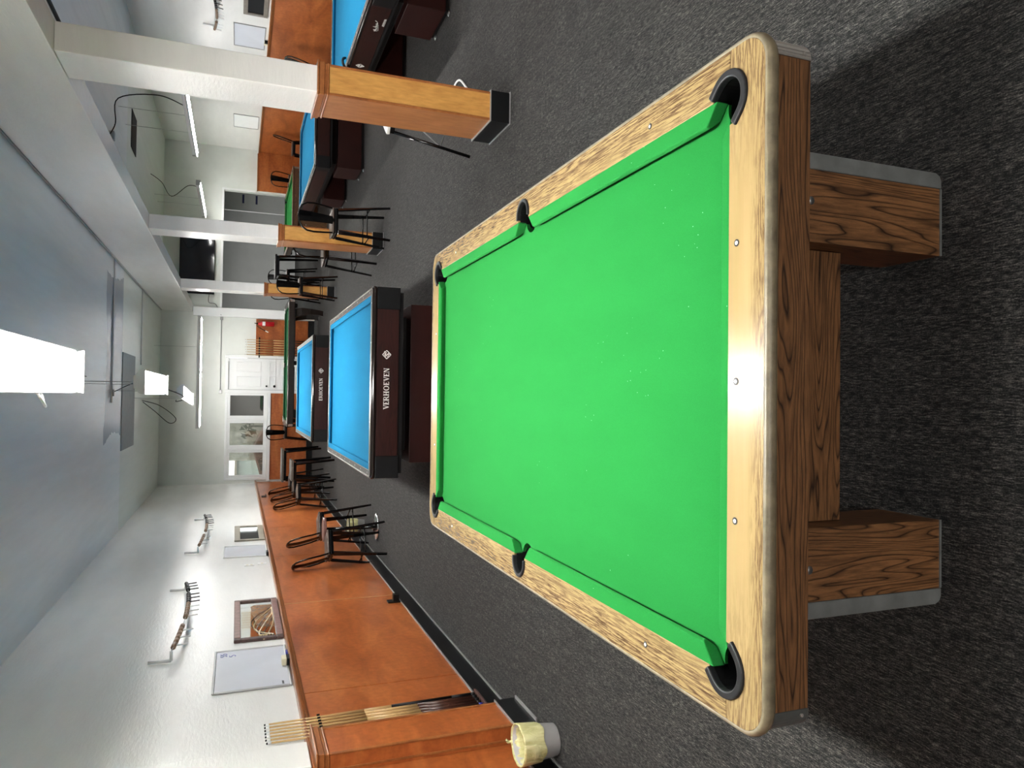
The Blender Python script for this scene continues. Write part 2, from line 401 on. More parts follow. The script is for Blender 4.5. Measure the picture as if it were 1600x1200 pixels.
# hallway behind the opening
mb = MB(); mb.box(1.9, 2.05, WB1, 26.9, 0, 2.7); mb.box(6.4, 6.55, WB1, 26.9, 0, 2.7); mb.box(1.9, 6.55, 26.9, 27.05, 0, 2.7); mb.box(1.9, 6.55, WB1, 27.05, 2.7, 2.8)
mb.box(5.28, 6.4, 22.1, 22.2, 0, 2.7)
struct('wall_hall', mb, 'hall')
hl = bpy.data.lights.new('hallway_fill_light', 'AREA'); hl.energy = 22; hl.size = .5; hl.color = (1, .97, .94)  # unseen light added to lift the dim hallway
ho = bpy.data.objects.new('hallway_fill_light', hl); C.objects.link(ho); ho.location = (3.9, 23.5, 2.66)
# dropped beam carried by the pillars
struct('trim_1', MB().box(2.035, 2.235, YN, YB, 2.915, ZC), 'wall', bevel=.004)
# left wainscot: separate veneer sheets with thin joints, cap and skirting
def wainscot(name, x0, x1, seams, z0, z1, gap=.010):
    mb = MB()
    for a, b_ in zip(seams, seams[1:]): mb.box(x0, x1, a+gap/2, b_-gap/2, z0, z1)
    return struct(name, mb, 'wains')
seamsL = [YN, -6.4, -4.0, -1.6, .8, 3.2, 5.59, 8.03, 10.43, 12.74, 15.3, 17.6, YB-.03]
wainscot('trim_2', XL-.033, XL, seamsL, .165, 1.345)
def cap_profile(x, s):   # s=+1: projects towards +x
    return [(x-s*.03, 1.345), (x+s*.008, 1.345), (x+s*.012, 1.355), (x+s*.02, 1.358), (x+s*.024, 1.372), (x+s*.036, 1.378), (x+s*.04, 1.392), (x+s*.034, 1.402), (x-s*.03, 1.402)]
struct('trim_3', MB().prism(cap_profile(XL, 1), YN, YB-.01, 1), 'cap')
bb = struct('baseboard_left', MB().box(XL-.03, XL+.008, YN, YB-.03, .012, .155), 'black_base')
MB().box(XL-.03, XL+.012, YN, YB-.03, .155, .165).build('edging_strip', 'grey_strip', bb)
MB().box(XL-.03, XL+.016, YN, YB-.03, 0.001, .012).build('edging_strip', 'grey_strip', bb)
struct('trim_4', MB().box(XL+.0005, XL+.0025, 8.026, 8.034, .17, 1.343), 'goldline')
# right wainscot
seamsR = [YN, -6.5, -4.1, -1.7, .7, 3.1, 5.5, 7.9, 10.3, 12.75, 15.2, 17.3, YB-.001]
mb = MB()
for a, b_ in zip(seamsR, seamsR[1:]): mb.box(XR, XR+.033, a+.001, b_-.001, .165, 1.40)
struct('trim_5', mb, 'wains')
struct('trim_6', MB().prism([(p[0], p[1]+.055) for p in cap_profile(XR, -1)], YN, YB-.01, 1), 'cap')
bb = struct('baseboard_right', MB().box(XR-.008, XR+.03, YN, YB-.03, .001, .155), 'black_base')
MB().box(XR-.012, XR+.03, YN, YB-.03, .155, .165).build('edging_strip', 'grey_strip', bb)
# rear wainscot, three stretches
def rear_wains(name, x0, x1, z1, seams=()):
    xs = [x0]+list(seams)+[x1]; mb = MB()
    for a, b_ in zip(xs, xs[1:]): mb.box(a+.002, b_-.002, YB-.028, YB-.001, .155, z1)
    struct(name, mb, 'wains')
rear_wains('trim_7', XL+.05, .04, 1.045)
rear_wains('trim_8', .995, 1.925, 1.43)
rear_wains('trim_9', 5.20, XR-.003, 1.445, ())
struct('trim_10', MB().box(5.19, XR-.045, YB-.045, YB-.001, 1.445, 1.475), 'cap', bevel=.006)
mb = MB()
for a, b_ in ((XL+.03, .06), (.99, 1.93), (5.18, XR-.03)): mb.box(a, b_, YB-.03, YB-.001, .001, .15)
struct('baseboard_back', mb, 'black_base')
# white end post of the rear wall, sill and door casing
struct('trim_11', MB().box(1.94, 2.16, YB-.10, YB-.001, 0.001, 2.9), 'trimwhite', bevel=.005)
struct('trim_12', MB().box(XL+.02, .045, YB-.06, YB-.001, 1.05, 1.125), 'trimwhite', bevel=.004)
mb = MB(); mb.box(hx0-.0, hx1+.05, YB-.02, YB-.001, hz1, hz1+.05); mb.box(hx1, hx1+.05, YB-.02, YB-.001, 1.5, hz1)
struct('trim_13', mb, 'trimwhite')
mb = MB(); mb.box(dx0-.05, dx0+.035, YB-.03, YB-.001, 0, dz1+.06); mb.box(dx1-.035, dx1+.035, YB-.03, YB-.001, 0, dz1+.06); mb.box(dx0+.035, dx1-.035, YB-.03, YB-.001, dz1-.02, dz1+.06)
struct('trim_14', mb, 'trimwhite', bevel=.006)
# door: six panels
d = MB(); d.box(dx0+.04, dx1-.04, YB+.03, YB+.07, .01, dz1-.025)
door = struct('door_1', d, 'trimwhite')
dcx = (dx0+dx1)/2
for z0, z1 in ((.18, .78), (.93, 1.10), (1.29, 1.88)):
    for s in (-1, 1):
        xa, xb = sorted((dcx+s*.05, dcx+s*.325))
        fr_ = MB()
        for q in ((xa, xb, z0, z0+.025), (xa, xb, z1-.025, z1), (xa, xa+.025, z0+.025, z1-.025), (xb-.025, xb, z0+.025, z1-.025)):
            fr_.box(q[0], q[1], YB+.02, YB+.03, q[2], q[3])
        fr_.build('panel_moulding', 'trimwhite', door, bevel=.006)
for z, r in ((1.155, .024), (.965, .032)):
    MB().lathe([(.012, 0), (.012, .03), (r, .035), (r, .055), (r*.5, .065)], seg=16).build('door_knob', 'black_metal', door, smooth=True).matrix_local = Matrix.Translation((.215, YB+.03, z)) @ Matrix.Rotation(PI/2, 4, 'X')
# three windows side by side
for i, (a, b_) in enumerate(((-.60, .035), (-1.345, -.665), (-2.10, -1.41))):
    n = i+1
    z0, z1 = (1.15, 2.07)
    f = MB(); t = .062
    f.box(a, b_, YB-.02, YB+.06, z0-.02, z0+.065); f.box(a, b_, YB-.02, YB+.06, z1-.06, z1)
    f.box(a, a+t, YB-.02, YB+.06, z0+.065, z1-.06); f.box(b_-t, b_, YB-.02, YB+.06, z0+.065, z1-.06)
    w = struct('window_%d' % n, f, 'trimwhite', bevel=.006)
    MB().box(a+t, b_-t, YB+.02, YB+.026, z0+.065, z1-.06).build('pane', 'glass', w)
mb = MB()
for a in (-.6325, -1.3775): mb.box(a-.0325, a+.0325, YB-.03, YB+.06, 1.13, 2.07)
mb.box(-2.16, .035, YB-.03, YB-.001, 2.07, 2.13); mb.box(-2.16, -2.10, YB-.03, YB-.001, 1.125, 2.07)
struct('trim_15', mb, 'trimwhite', bevel=.005)
# outside the windows
tag(MB().box(-9, 1.8, 20.2, 40, -.6, -.2).build('yard_ground', 'soil'), kind='structure')
bk = MB()
n = 12
prof = [(-7+i*.75, .9+.28*math.sin(i*1.3)+.1*math.sin(i*3.1)+(.35 if i > 6 else 0)) for i in range(n)]
bk.prism([(-7, -.3)]+prof+[(prof[-1][0], -.3)], 24.5, 25.6, 1)
tag(bk.build('soil_bank', 'soil', bevel=.05), 'brown soil bank in the yard outside the rear windows', 'earth bank')
ob = thing('yard_building', 'pale building across the yard seen through the leftmost rear window', 'building', (-4.4, 30, -.2))
MB().box(-2.6, 2.0, 0, 4, 0, 2.02).build('building_wall', 'pale_build', ob)
MB().prism([(-2.9, 2.02), (2.3, 2.02), (2.3, 2.1), (-2.9, 2.1)], -.3, 4.3, 1).build('roof', 'frame_beige', ob)
MB().box(-.2, .9, -.03, .01, 1.4, 1.8).build('building_window', 'frame_taupe', ob)
tag(MB().box(-2.25, -.78, 26.2, 26.6, -.3, 3.2).build('rubble_wall', 'stucco', bevel=.05), 'grey rubble wall outside the middle rear window', 'wall')
tag(MB().box(-.72, .9, 21.0, 21.2, -.3, 3.4).build('pane_backing', plain('dark_pane_backing', (.009, .0085, .009, 1), .8, var=.4, scale=3)), 'dark sheet added behind the right rear window so reflections show', 'wall')  # added dark backing, so the pane mostly shows room reflections
sh = MB()
for k in range(60):
    a = random.random()*2*PI; r = .32*random.random()**.5
    c_ = Vector((-1.0+r*math.cos(a), 24.2+.2*math.sin(a), 1.35+.35*random.random()))
    q = [c_+Vector((random.uniform(-.12, .12), random.uniform(-.05, .05), random.uniform(-.12, .12))) for _ in range(3)]
    sh.face(q)
sh.tube([(-1.0, 24.3, -.2), (-1.0, 24.25, 1.5)], .03)
tag(sh.build('shrub', 'leaf'), 'dark green shrub growing outside the middle rear window', 'shrub')

# ceiling boards and conduits
tag(MB().box(-.95, .67, 13.32, 14.85, ZC-.012, ZC-.001).build('dark_ceiling_panel', 'grey_panel'), 'dark grey board on the ceiling beyond the second hanging lamp', 'ceiling panel')  # flat darker rectangle just under the ceiling
tag(MB().box(4.2, 4.85, 13.75, 14.35, ZC-.012, ZC-.001).build('ceiling_vent', 'void'), 'narrow dark vent in the ceiling of the right aisle', 'vent')
def conduit(pts, label, r=.011, mat='steel'):
    return tag(MB().tube(pts, r, 8).build('conduit', mat, smooth=True), label, 'conduit', )
conduit([(-.15, 12.28, ZC-.012), (2.02, 12.28, ZC-.012)], 'white painted conduit across the ceiling before the second hanging lamp', mat='enamel')
conduit([(.55, 15.7, ZC-.012), (2.02, 15.7, ZC-.012)], 'thin conduit across the ceiling near the rear wall', mat='enamel')
conduit([(2.022, 5.2, ZC-.02), (2.022, 19.3, ZC-.02)], 'long conduit along the top of the dropped beam', mat='grey_strip')
conduit([(3.72, 4.0, ZC-.03), (3.72, 9.2, ZC-.03)], 'black pipe along the right aisle ceiling beside the nearest pillar', .02, 'black')
conduit([(3.62, 9.35, ZC-.02), (3.62, 11.4, ZC-.02)], 'grey pipe on the right aisle ceiling leading to the junction box', .016)

# ------------------------------------------------------------------ pillars
def pillar(y, label):
    o = thing('pillar', label, 'pillar', (2.136, y, 0), 0, 'pillars carrying the dropped beam')
    hx, d_ = .09, .43
    MB().box(-hx, hx, .01, d_-.01, 1.38, 2.913).build('shaft', 'wall', o, bevel=.006)
    MB().box(-.098, .098, 0, d_, .155, 1.318).build('front_panel', 'honey', o)
    s_ = MB(); s_.box(-.102, -.0985, .004, d_-.004, .155, 1.318); s_.box(.0985, .102, .004, d_-.004, .155, 1.318)
    s_.build('side_panel', 'pillar_side', o)
    e = MB()
    for sx in (-1, 1):
        x0, x1 = sorted((sx*.105, sx*.088)); e.box(x0, x1, -.004, .012, .156, 1.317)
    e.build('corner_bead', 'cap', o, bevel=.003)
    c_ = MB()
    for q, z0, z1 in ((.008, 1.305, 1.318), (.004, 1.318, 1.335), (.012, 1.335, 1.372), (.02, 1.372, 1.385)):
        c_.box(-.1-q, .1+q, -q, d_+q, z0, z1)
    c_.build('cap_moulding', 'cap', o, bevel=.004)
    MB().box(-.113, .113, -.012, d_+.012, .008, .150).build('base_box', 'black_base', o)
    g_ = MB(); g_.box(-.116, .116, -.015, d_+.015, .150, .156); g_.box(-.12, .12, -.02, d_+.02, .0015, .008)
    g_.build('edging_strip', 'grey_strip', o)
    return o
pillar(4.98, 'nearest pillar, white above honey wood panelling with black base')
pillar(9.93, 'white and wood pillar with a black bar stool before it')
pillar(15.27, 'white and wood pillar farthest down the room')
# wood pilaster on the left wall
o = thing('pilaster', 'wood clad pilaster on the left wall beside the leaning cues', 'pilaster', (XL, 4.35, 0))
MB().box(0.002, .115, 0, .36, .155, 1.318).build('front_panel', 'wains', o)
e = MB(); e.box(.112, .122, -.004, .02, .156, 1.317); e.box(.112, .122, .34, .364, .156, 1.317); e.box(.02, .035, -.005, .0, .156, 1.317)
e.build('corner_bead', 'cap', o, bevel=.003)
c_ = MB()
for q, z0, z1 in ((.008, 1.305, 1.318), (.004, 1.318, 1.335), (.014, 1.335, 1.372), (.026, 1.372, 1.385)): c_.box(.002, .117+q, -q, .36+q, z0, z1)
c_.build('cap_moulding', 'cap', o, bevel=.004)
MB().box(.02, .130, -.015, .375, .01, .15).build('base_box', 'black_base', o)
g_ = MB(); g_.box(.02, .133, -.018, .378, .15, .156); g_.box(.02, .15, -.022, .36, .0015, .010); g_.build('edging_strip', 'grey_strip', o)
MB().box(-.03, .06, .02, .34, 1.405, ZC-.003).build('shaft', 'wall', o, bevel=.006)

# ------------------------------------------------------------------ pocket pool table
def pool_table(loc, rz, label, st):
    o = thing('pool_table', label, 'pool table', loc, rz)
    a, b, w, top, bed = .785, 1.4365, .115, .79, .752
    cw = .05
    we = .137      # the end rails are wider than the side rails
    PR = .06
    pc = [(sx*(a-.128), sy*(b-.14), sx, sy) for sx in (-1, 1) for sy in (-1, 1)]
    yS = b-.135
    # bed cloth with pocket bites
    r = .05
    quarter = []
    dy = math.sqrt(r*r-.0133**2)
    def corner(sx, sy):
        cx, cy = a-.128, b-.14
        a0 = math.degrees(math.atan2(-dy, .013)); a1 = math.degrees(math.atan2(.025, -math.sqrt(r*r-.025**2)))
        pts = arc(cx, cy, r, a0, a1-360 if a1 > a0 else a1, 10)
        pts = [(sx*x, sy*y) for x, y in pts]
        return pts if sx*sy > 0 else pts[::-1]
    def side(sx):
        r = .056; dd = math.sqrt(r*r-.010**2); cx = a-.105
        a0 = math.degrees(math.atan2(-dd, -.010)); a1 = math.degrees(math.atan2(dd, -.010))
        pts = arc(cx, 0, r, a0 % 360, a1 % 360, 8)
        pts = [(sx*x, y) for x, y in pts]
        return pts if sx > 0 else pts[::-1]
    side_r = side(1); side_r = sorted(side_r, key=lambda p: p[1])
    side_l = sorted(side(-1), key=lambda p: -p[1])
    outline = side_r+corner(1, 1)+corner(-1, 1)+side_l+corner(-1, -1)+corner(1, -1)
    MB().prism(outline, bed-.025, bed).build('bed_cloth', st['cloth'], o)
    # cushions
    def cushion(p0, p1, inward, cw=.05):
        p0, p1, n_ = Vector(p0), Vector(p1), Vector(inward); d_ = (p1-p0).normalized()
        prof = [(-.002, top-.001, 0), (cw*.9, top-.003, .04), (cw, top-.012, .045), (cw*.62, bed+.001, .03), (-.002, bed+.001, 0)]
        rings = []
        for end, sgn in ((p0, 1), (p1, -1)):
            rings.append([end+n_*q+d_*sgn*sh_+Vector((0, 0, z)) for q, z, sh_ in prof])
        MB().loft(rings).build('cushion', st['cloth'], o, bevel=.003)
    xe = a-.172; ye = b-.186
    cushion((-xe, -(b-we), 0), (xe, -(b-we), 0), (0, 1, 0), .034); cushion((xe, b-we, 0), (-xe, b-we, 0), (0, -1, 0), .034)
    for sx in (-1, 1):
        for y0, y1 in ((-ye, -.050), (.050, ye)):
            p, q = (sx*(a-w), y0, 0), (sx*(a-w), y1, 0)
            cushion(p, q, (-sx, 0, 0))
    # wood rails
    ti = .014  # width of the edge trim
    A, B = a-ti, b-ti
    R_ = .07
    for sy in (-1, 1):
        cx, cy = a-.128, b-.14
        a0 = math.degrees(math.asin((yS-cy)/PR)); a1 = math.degrees(math.atan2((b-we)-cy, -math.sqrt(PR**2-((b-we)-cy)**2)))
        half = [(A, yS)]+arc(A-R_, B-R_, R_, 0, 90, 8)
        half += [(-x, y) for x, y in half[::-1]]
        pk = arc(cx, cy, PR, a0, a1, 10)      # right pocket, from outer side to inner edge
        poly = half+[(-x, y) for x, y in pk]+pk[::-1]
        poly = [(x, sy*y) for x, y in poly]
        MB().prism(poly, bed+.001, top).build('end_rail', st['rail_x'], o, bevel=.0015)
    for sx in (-1, 1):
        cx, cy = a-.128, b-.14; ys = yS-.0012
        d0 = math.degrees(math.asin((ys-cy)/PR)); d1 = math.degrees(math.acos(.013/PR))
        up = arc(cx, cy, PR, -d1, d0, 8)
        sp_ = arc(a-.095, 0, .056, -math.degrees(math.acos(-.02/.056)), math.degrees(math.acos(-.02/.056)), 12)
        poly = [(A, -ys), (A, ys)]+up[::-1]+sp_[::-1]+[(x, -y) for x, y in up]
        poly = [(sx*x, y) for x, y in poly]
        MB().prism(poly, bed+.001, top).build('side_rail', st['rail_y'], o, bevel=.0015)
    # edge trim swept round
    path = arc(A-R_, B-R_, R_, 0, 90, 8)+arc(-A+R_, B-R_, R_, 90, 180, 8)+arc(-A+R_, -B+R_, R_, 180, 270, 8)+arc(A-R_, -B+R_, R_, 270, 360, 8)
    nrm = [90*0+0]
    rings = []
    angs = [i*90/8 for i in range(9)]; angs = angs+[90+x for x in angs]+[180+x for x in angs]+[270+x for x in angs]
    for (x, y), t in zip(path, angs):
        nx, ny = math.cos(math.radians(t)), math.sin(math.radians(t))
        rings.append([(x+nx*q, y+ny*q, z) for q, z in ((.0006, top+.001), (.008, top-.001), (ti-.001, top-.009), (ti, top-.018), (ti-.003, top-.026), (.0006, top-.030))])
    rings.append(rings[0])
    MB().loft(rings, caps=False).build('edge_trim', st['edge'], o, smooth=True)
    # pockets: rubber throat ring, cup
    def pocket(cx, cy, ang, ri, ro, arm, half):
        Mx = Matrix.Translation((cx, cy, 0)) @ Matrix.Rotation(ang, 4, 'Z')
        outer = [(arm, ro*1.0)]+arc(0, 0, ro, 90, 270, 16)+[(arm, -ro)]
        inner = [(arm, -ri)]+arc(0, 0, ri, 270, 90, 16)+[(arm, ri)]
        mb = MB(); mb.prism(outer+inner, top-.012, top+.008, 2, Mx)
        k = mb.build('pocket_ring', st['ring'], o, bevel=.004)
        mb = MB()
        L = 20
        ring = lambda rr, z: [Mx @ Vector((rr*math.cos(2*PI*i/L), rr*math.sin(2*PI*i/L), z)) for i in range(L)]
        mb.loft([ring(PR-.004, .775) if False else ring(.049, .745), ring(.049, .70), ring(.049, .66), ring(.047, .61), ring(.040, .598), ring(.02, .596)], caps=False)
        mb.face([tuple(v) for v in ring(.02, .596)])
        mb.build('pocket_cup', 'black', o, smooth=True)
        # throat wall behind the ring
        mb = MB(); th = [(.0,)]
        pts_o = [(ri+.0005)*math.cos(math.radians(t)) for t in range(90, 271, 10)]
        zl = top-.004 if arm > .02 else top-.010; al = arm-.002 if arm > .02 else .022
        w0 = [Mx @ Vector((al, ri+.0025, zl))]+[Mx @ Vector(((ri+.002)*math.cos(math.radians(t)), (ri+.002)*math.sin(math.radians(t)), top-.006)) for t in range(90, 271, 10)]+[Mx @ Vector((al, -ri-.0025, zl))]
        w1 = [Vector((v.x, v.y, .70)) for v in w0]
        mb.loft([w0, w1], closed=False, caps=False)
        mb.build('pocket_liner', 'black', o)
    for sx in (-1, 1):
        for sy in (-1, 1):
            pocket(sx*(a-.128), sy*(b-.14), math.atan2(-sy, -sx), .05, .069, .030, 0)
        pocket(sx*(a-.095), 0, math.atan2(0, -sx), .05, .064, .012, 0)
    # sights
    def sight(x, y):
        MB().lathe([(.0085, top+.0003), (.0085, top+.0012), (.0001, top+.0012)], (x, y, 0), 14).build('sight', 'rubber', o)
        MB().lathe([(.0045, top+.0013), (.0045, top+.0018), (.0001, top+.0018)], (x, y, 0), 14).build('sight_inlay', 'dotwhite', o)
    for sy in (-1, 1):
        for k in (-1, 0, 1): sight(k*.316, sy*(b-.107))
    for sx in (-1, 1):
        for k in (-3, 3): sight(sx*(a-.07), k*.3175)
    # aprons and corner castings
    ax, ay = a-.022, b-.016; z0, z1 = .665, top-.0305; cl = .047
    for sy in (-1, 1):
        y0, y1 = sorted((sy*ay, sy*(ay-.022))); MB().box(-ax+cl, ax-cl, y0, y1, z0, z1).build('apron', st['ap_x'], o)
    for sx in (-1, 1):
        x0, x1 = sorted((sx*ax, sx*(ax-.022))); MB().box(x0, x1, -ay+cl, ay-cl, z0, z1).build('apron', st['ap_y'], o)
    for sx in (-1, 1):
        for sy in (-1, 1):
            e = .002
            out_ = [(ax+e, ay-cl)]+arc(ax-.045+e, ay-.045+e, .045, 0, 90, 8)+[(ax-cl, ay+e)]
            in_ = [(ax-cl, ay-.012)]+arc(ax-.045, ay-.045, .032, 90, 0, 8)+[(ax-.012, ay-cl)]
            poly = [(sx*x, sy*y) for x, y in out_+in_]
            MB().prism(poly, z0-.002, z1).build('corner_casting', st['cast'][0] if (sx*sy < 0) else st['cast'][1], o, bevel=.002)
            MB().lathe([(.004, 0), (.004, .004), (.0001, .005)], seg=10).build('rivet', 'alu', o).matrix_local = Matrix.Translation((sx*(ax-.035), sy*(ay+e), z0+.02)) @ Matrix.Rotation(sy*-PI/2, 4, 'X')
    # body under the slate
    mb = MB(); mb.box(-a+.20, a-.20, -b+.05, b-.05, .64, .722); mb.box(-a+.05, a-.05, -b+.215, -.09, .64, .722); mb.box(-a+.05, a-.05, .09, b-.215, .64, .722)
    mb.build('slate_frame', 'black', o)
    lz = .64
    if st['legs'] == 'block':
        for sy in (-1, 1):
            for sx in (-1, 1):
                x0, x1 = sorted((sx*.368, sx*.556)); y0, y1 = sorted((sy*(b-.215), sy*(b-.415)))
                lg = MB().box(x0, x1, y0, y1, .018, lz).build('leg', st['ap_z'], o)
                xa, xb = sorted((sx*.557, sx*.600)); f0, f1 = sorted((sy*(b-.212), sy*(b-.418)))
                poly = [(sx*.557, .012), (sx*.578, .012), (sx*.592, .018), (sx*.600, .034), (sx*.600, lz), (sx*.557, lz)]
                MB().prism(poly, f0, f1, 1).build('leg_edge', 'leg_metal', lg, bevel=.003)
                MB().box(x0, x1, f0, f1, .012, .0178).build('leg_shoe', 'leg_metal', lg)
                MB().lathe([(.03, .0005), (.03, .0118)], (sx*.48, sy*(b-.31), 0), 16).build('leveller', 'black', lg)
                MB().lathe([(.011, 0), (.011, .004), (.006, .009), (.0001, .010)], seg=12).build('bolt', 'steel', lg, smooth=True).matrix_local = Matrix.Translation((sx*.475, sy*(b-.2148), .474)) @ Matrix.Rotation(-sy*-PI/2 if sy < 0 else -PI/2, 4, 'X')
            y0, y1 = sorted((sy*(b-.29), sy*(b-.33)))
            MB().box(-.366, .366, y0, y1, .30, lz).build('stretcher', st['ap_x'], o)
    else:
        for sy in (-1, 1):
            for sx in (-1, 1):
                pts = [(sx*.50, sy*(b-.30), lz), (sx*.55, sy*(b-.26), .5), (sx*.56, sy*(b-.25), .3), (sx*.54, sy*(b-.26), .12), (sx*.52, sy*(b-.28), .02)]
                rings = []
                for (x, y, z), ww in zip(pts, (.10, .085, .065, .055, .06)):
                    rings.append([(x+ww*i, y+ww*j, z) for i, j in ((-1, -1), (1, -1), (1, 1), (-1, 1))])
                lg = MB().loft(rings).build('leg', st['ap_z'], o, bevel=.012)
                MB().lathe([(.04, .001), (.04, .019)], (sx*.52, sy*(b-.28), 0), 14).build('leg_shoe', 'steel', lg)
    return o
oakst = dict(cloth='felt_green', rail_x='rail_x', rail_y='rail_y', edge='edge_grime', ring='rubber', ap_x='oak_x', ap_y='oak_y', ap_z='oak_z', cast=('ribbed', 'casting'), legs='block')
pool_table((.043, 2.6827, 0), 0, 'big green cloth pool table with worn pale wood rails in the foreground', oakst)
oak2 = dict(oakst, rail_x='oak_x', rail_y='oak_y', edge='oak_y')
pool_table((4.30, 18.0, 0), 0, 'small looking bright green pool table in the right aisle near the hallway', oak2)
M['silver_rail'] = plain('silver_brown_rail', (.07, .06, .054, 1), .2, .3, .6)
dk = dict(cloth='felt_green_dark', rail_x='silver_rail', rail_y='silver_rail', edge='silver_rail', ring='white', ap_x='wenge', ap_y='wenge', ap_z='wenge', cast=('alu', 'alu'), legs='curved')
pool_table((.72, 17.62, .015), PI/2, 'dark wood pool table with dull green cloth by the rear door', dk)

# ------------------------------------------------------------------ lettering
def glyph(ch):
    """serif capitals in a 1 high box: list of polygons, advance"""
    T, t, s = .21, .09, .05
    V = lambda x, w_=T: [(x, 0), (x+w_, 0), (x+w_, 1), (x, 1)]
    H = lambda x0, x1, z, h=t: [(x0, z), (x1, z), (x1, z+h), (x0, z+h)]
    if ch == 'E': return [V(.08), H(0, .62, 0), H(0, .62, 1-t), H(.29, .5, .46), [(.53, .09), (.62, .09), (.62, .27)], [(.53, .91), (.62, .73), (.62, .91)]], .72
    if ch == 'H': return [V(.08), V(.58), H(.29, .58, .46), H(0, .36, 0, .06), H(.5, .87, 0, .06), H(0, .36, .94, .06), H(.5, .87, .94, .06)], .97
    if ch == 'N': return [V(.08, .09), V(.66, .09), [(.08, 1), (.30, 1), (.75, 0), (.60, 0)], H(0, .26, 0, .06), H(0, .2, .94, .06), H(.56, .85, .94, .06)], .95
    if ch == 'V': return [[(.06, 1), (.28, 1), (.50, .18), (.42, 0)], [(.42, 0), (.50, 0), (.78, 1), (.68, 1)], H(0, .36, .94, .06), H(.58, .86, .94, .06)], .86
    if ch == 'R':
        o_ = [V(.08), H(0, .36, 0, .06), H(0, .5, .93, .07), H(.29, .5, .47, .07)]
        bo = arc(.46, .735, .265, -90, 90, 10); bi = arc(.44, .735, .17, 90, -90, 10)
        for i in range(10): o_.append([bo[i], bo[i+1], bi[9-i], bi[10-i]])
        o_.append([(.40, .5), (.56, .5), (.90, 0), (.66, 0)]); return o_, .92
    if ch == 'O':
        n_ = 24; q = []
        for i in range(n_):
            a0, a1 = 2*PI*i/n_, 2*PI*(i+1)/n_
            O = lambda u: (.45+.44*math.cos(u), .5+.52*math.sin(u)); I = lambda u: (.45+.25*math.cos(u), .5+.44*math.sin(u))
            q.append([O(a0), O(a1), I(a1), I(a0)])
        return q, .98
def lettering(text, x, z, h, place, mat, parent, name='lettering'):
    mb = MB(); cx = 0
    for ch in text:
        polys, adv = glyph(ch)
        for p in polys:
            lo = [place(x+(cx+q[0])*h, z+q[1]*h, 0) for q in p]; hi = [place(x+(cx+q[0])*h, z+q[1]*h, .002) for q in p]
            mb.loft([lo, hi])
        cx += adv
    return mb.build(name, mat, parent), cx*h
def emblem(x, z, s, place, mat, parent):
    mb = MB()
    def stroke(p, q, w_):
        (x0, y0), (x1, y1) = p, q; L = math.hypot(x1-x0, y1-y0); nx, ny = -(y1-y0)/L*w_/2, (x1-x0)/L*w_/2
        poly = [(x0+nx, y0+ny), (x1+nx, y1+ny), (x1-nx, y1-ny), (x0-nx, y0-ny)]
        mb.loft([[place(x+a_*s, z+b_*s, e) for a_, b_ in poly] for e in (0, .002)])
    Dm = [(-1, 0), (0, 1), (1, 0), (0, -1)]
    for i in range(4): stroke(Dm[i], Dm[(i+1) % 4], .16)
    stroke((-.45, .35), (.35, -.45), .22); stroke((-.2, .55), (.15, .15), .26); stroke((.1, .4), (.55, .1), .24); stroke((-.6, -.1), (-.1, -.5), .14); stroke((.1, .75), (.8, .45), .2); stroke((.0, -.1), (.1, -.75), .16)
    return mb.build('emblem', mat, parent)

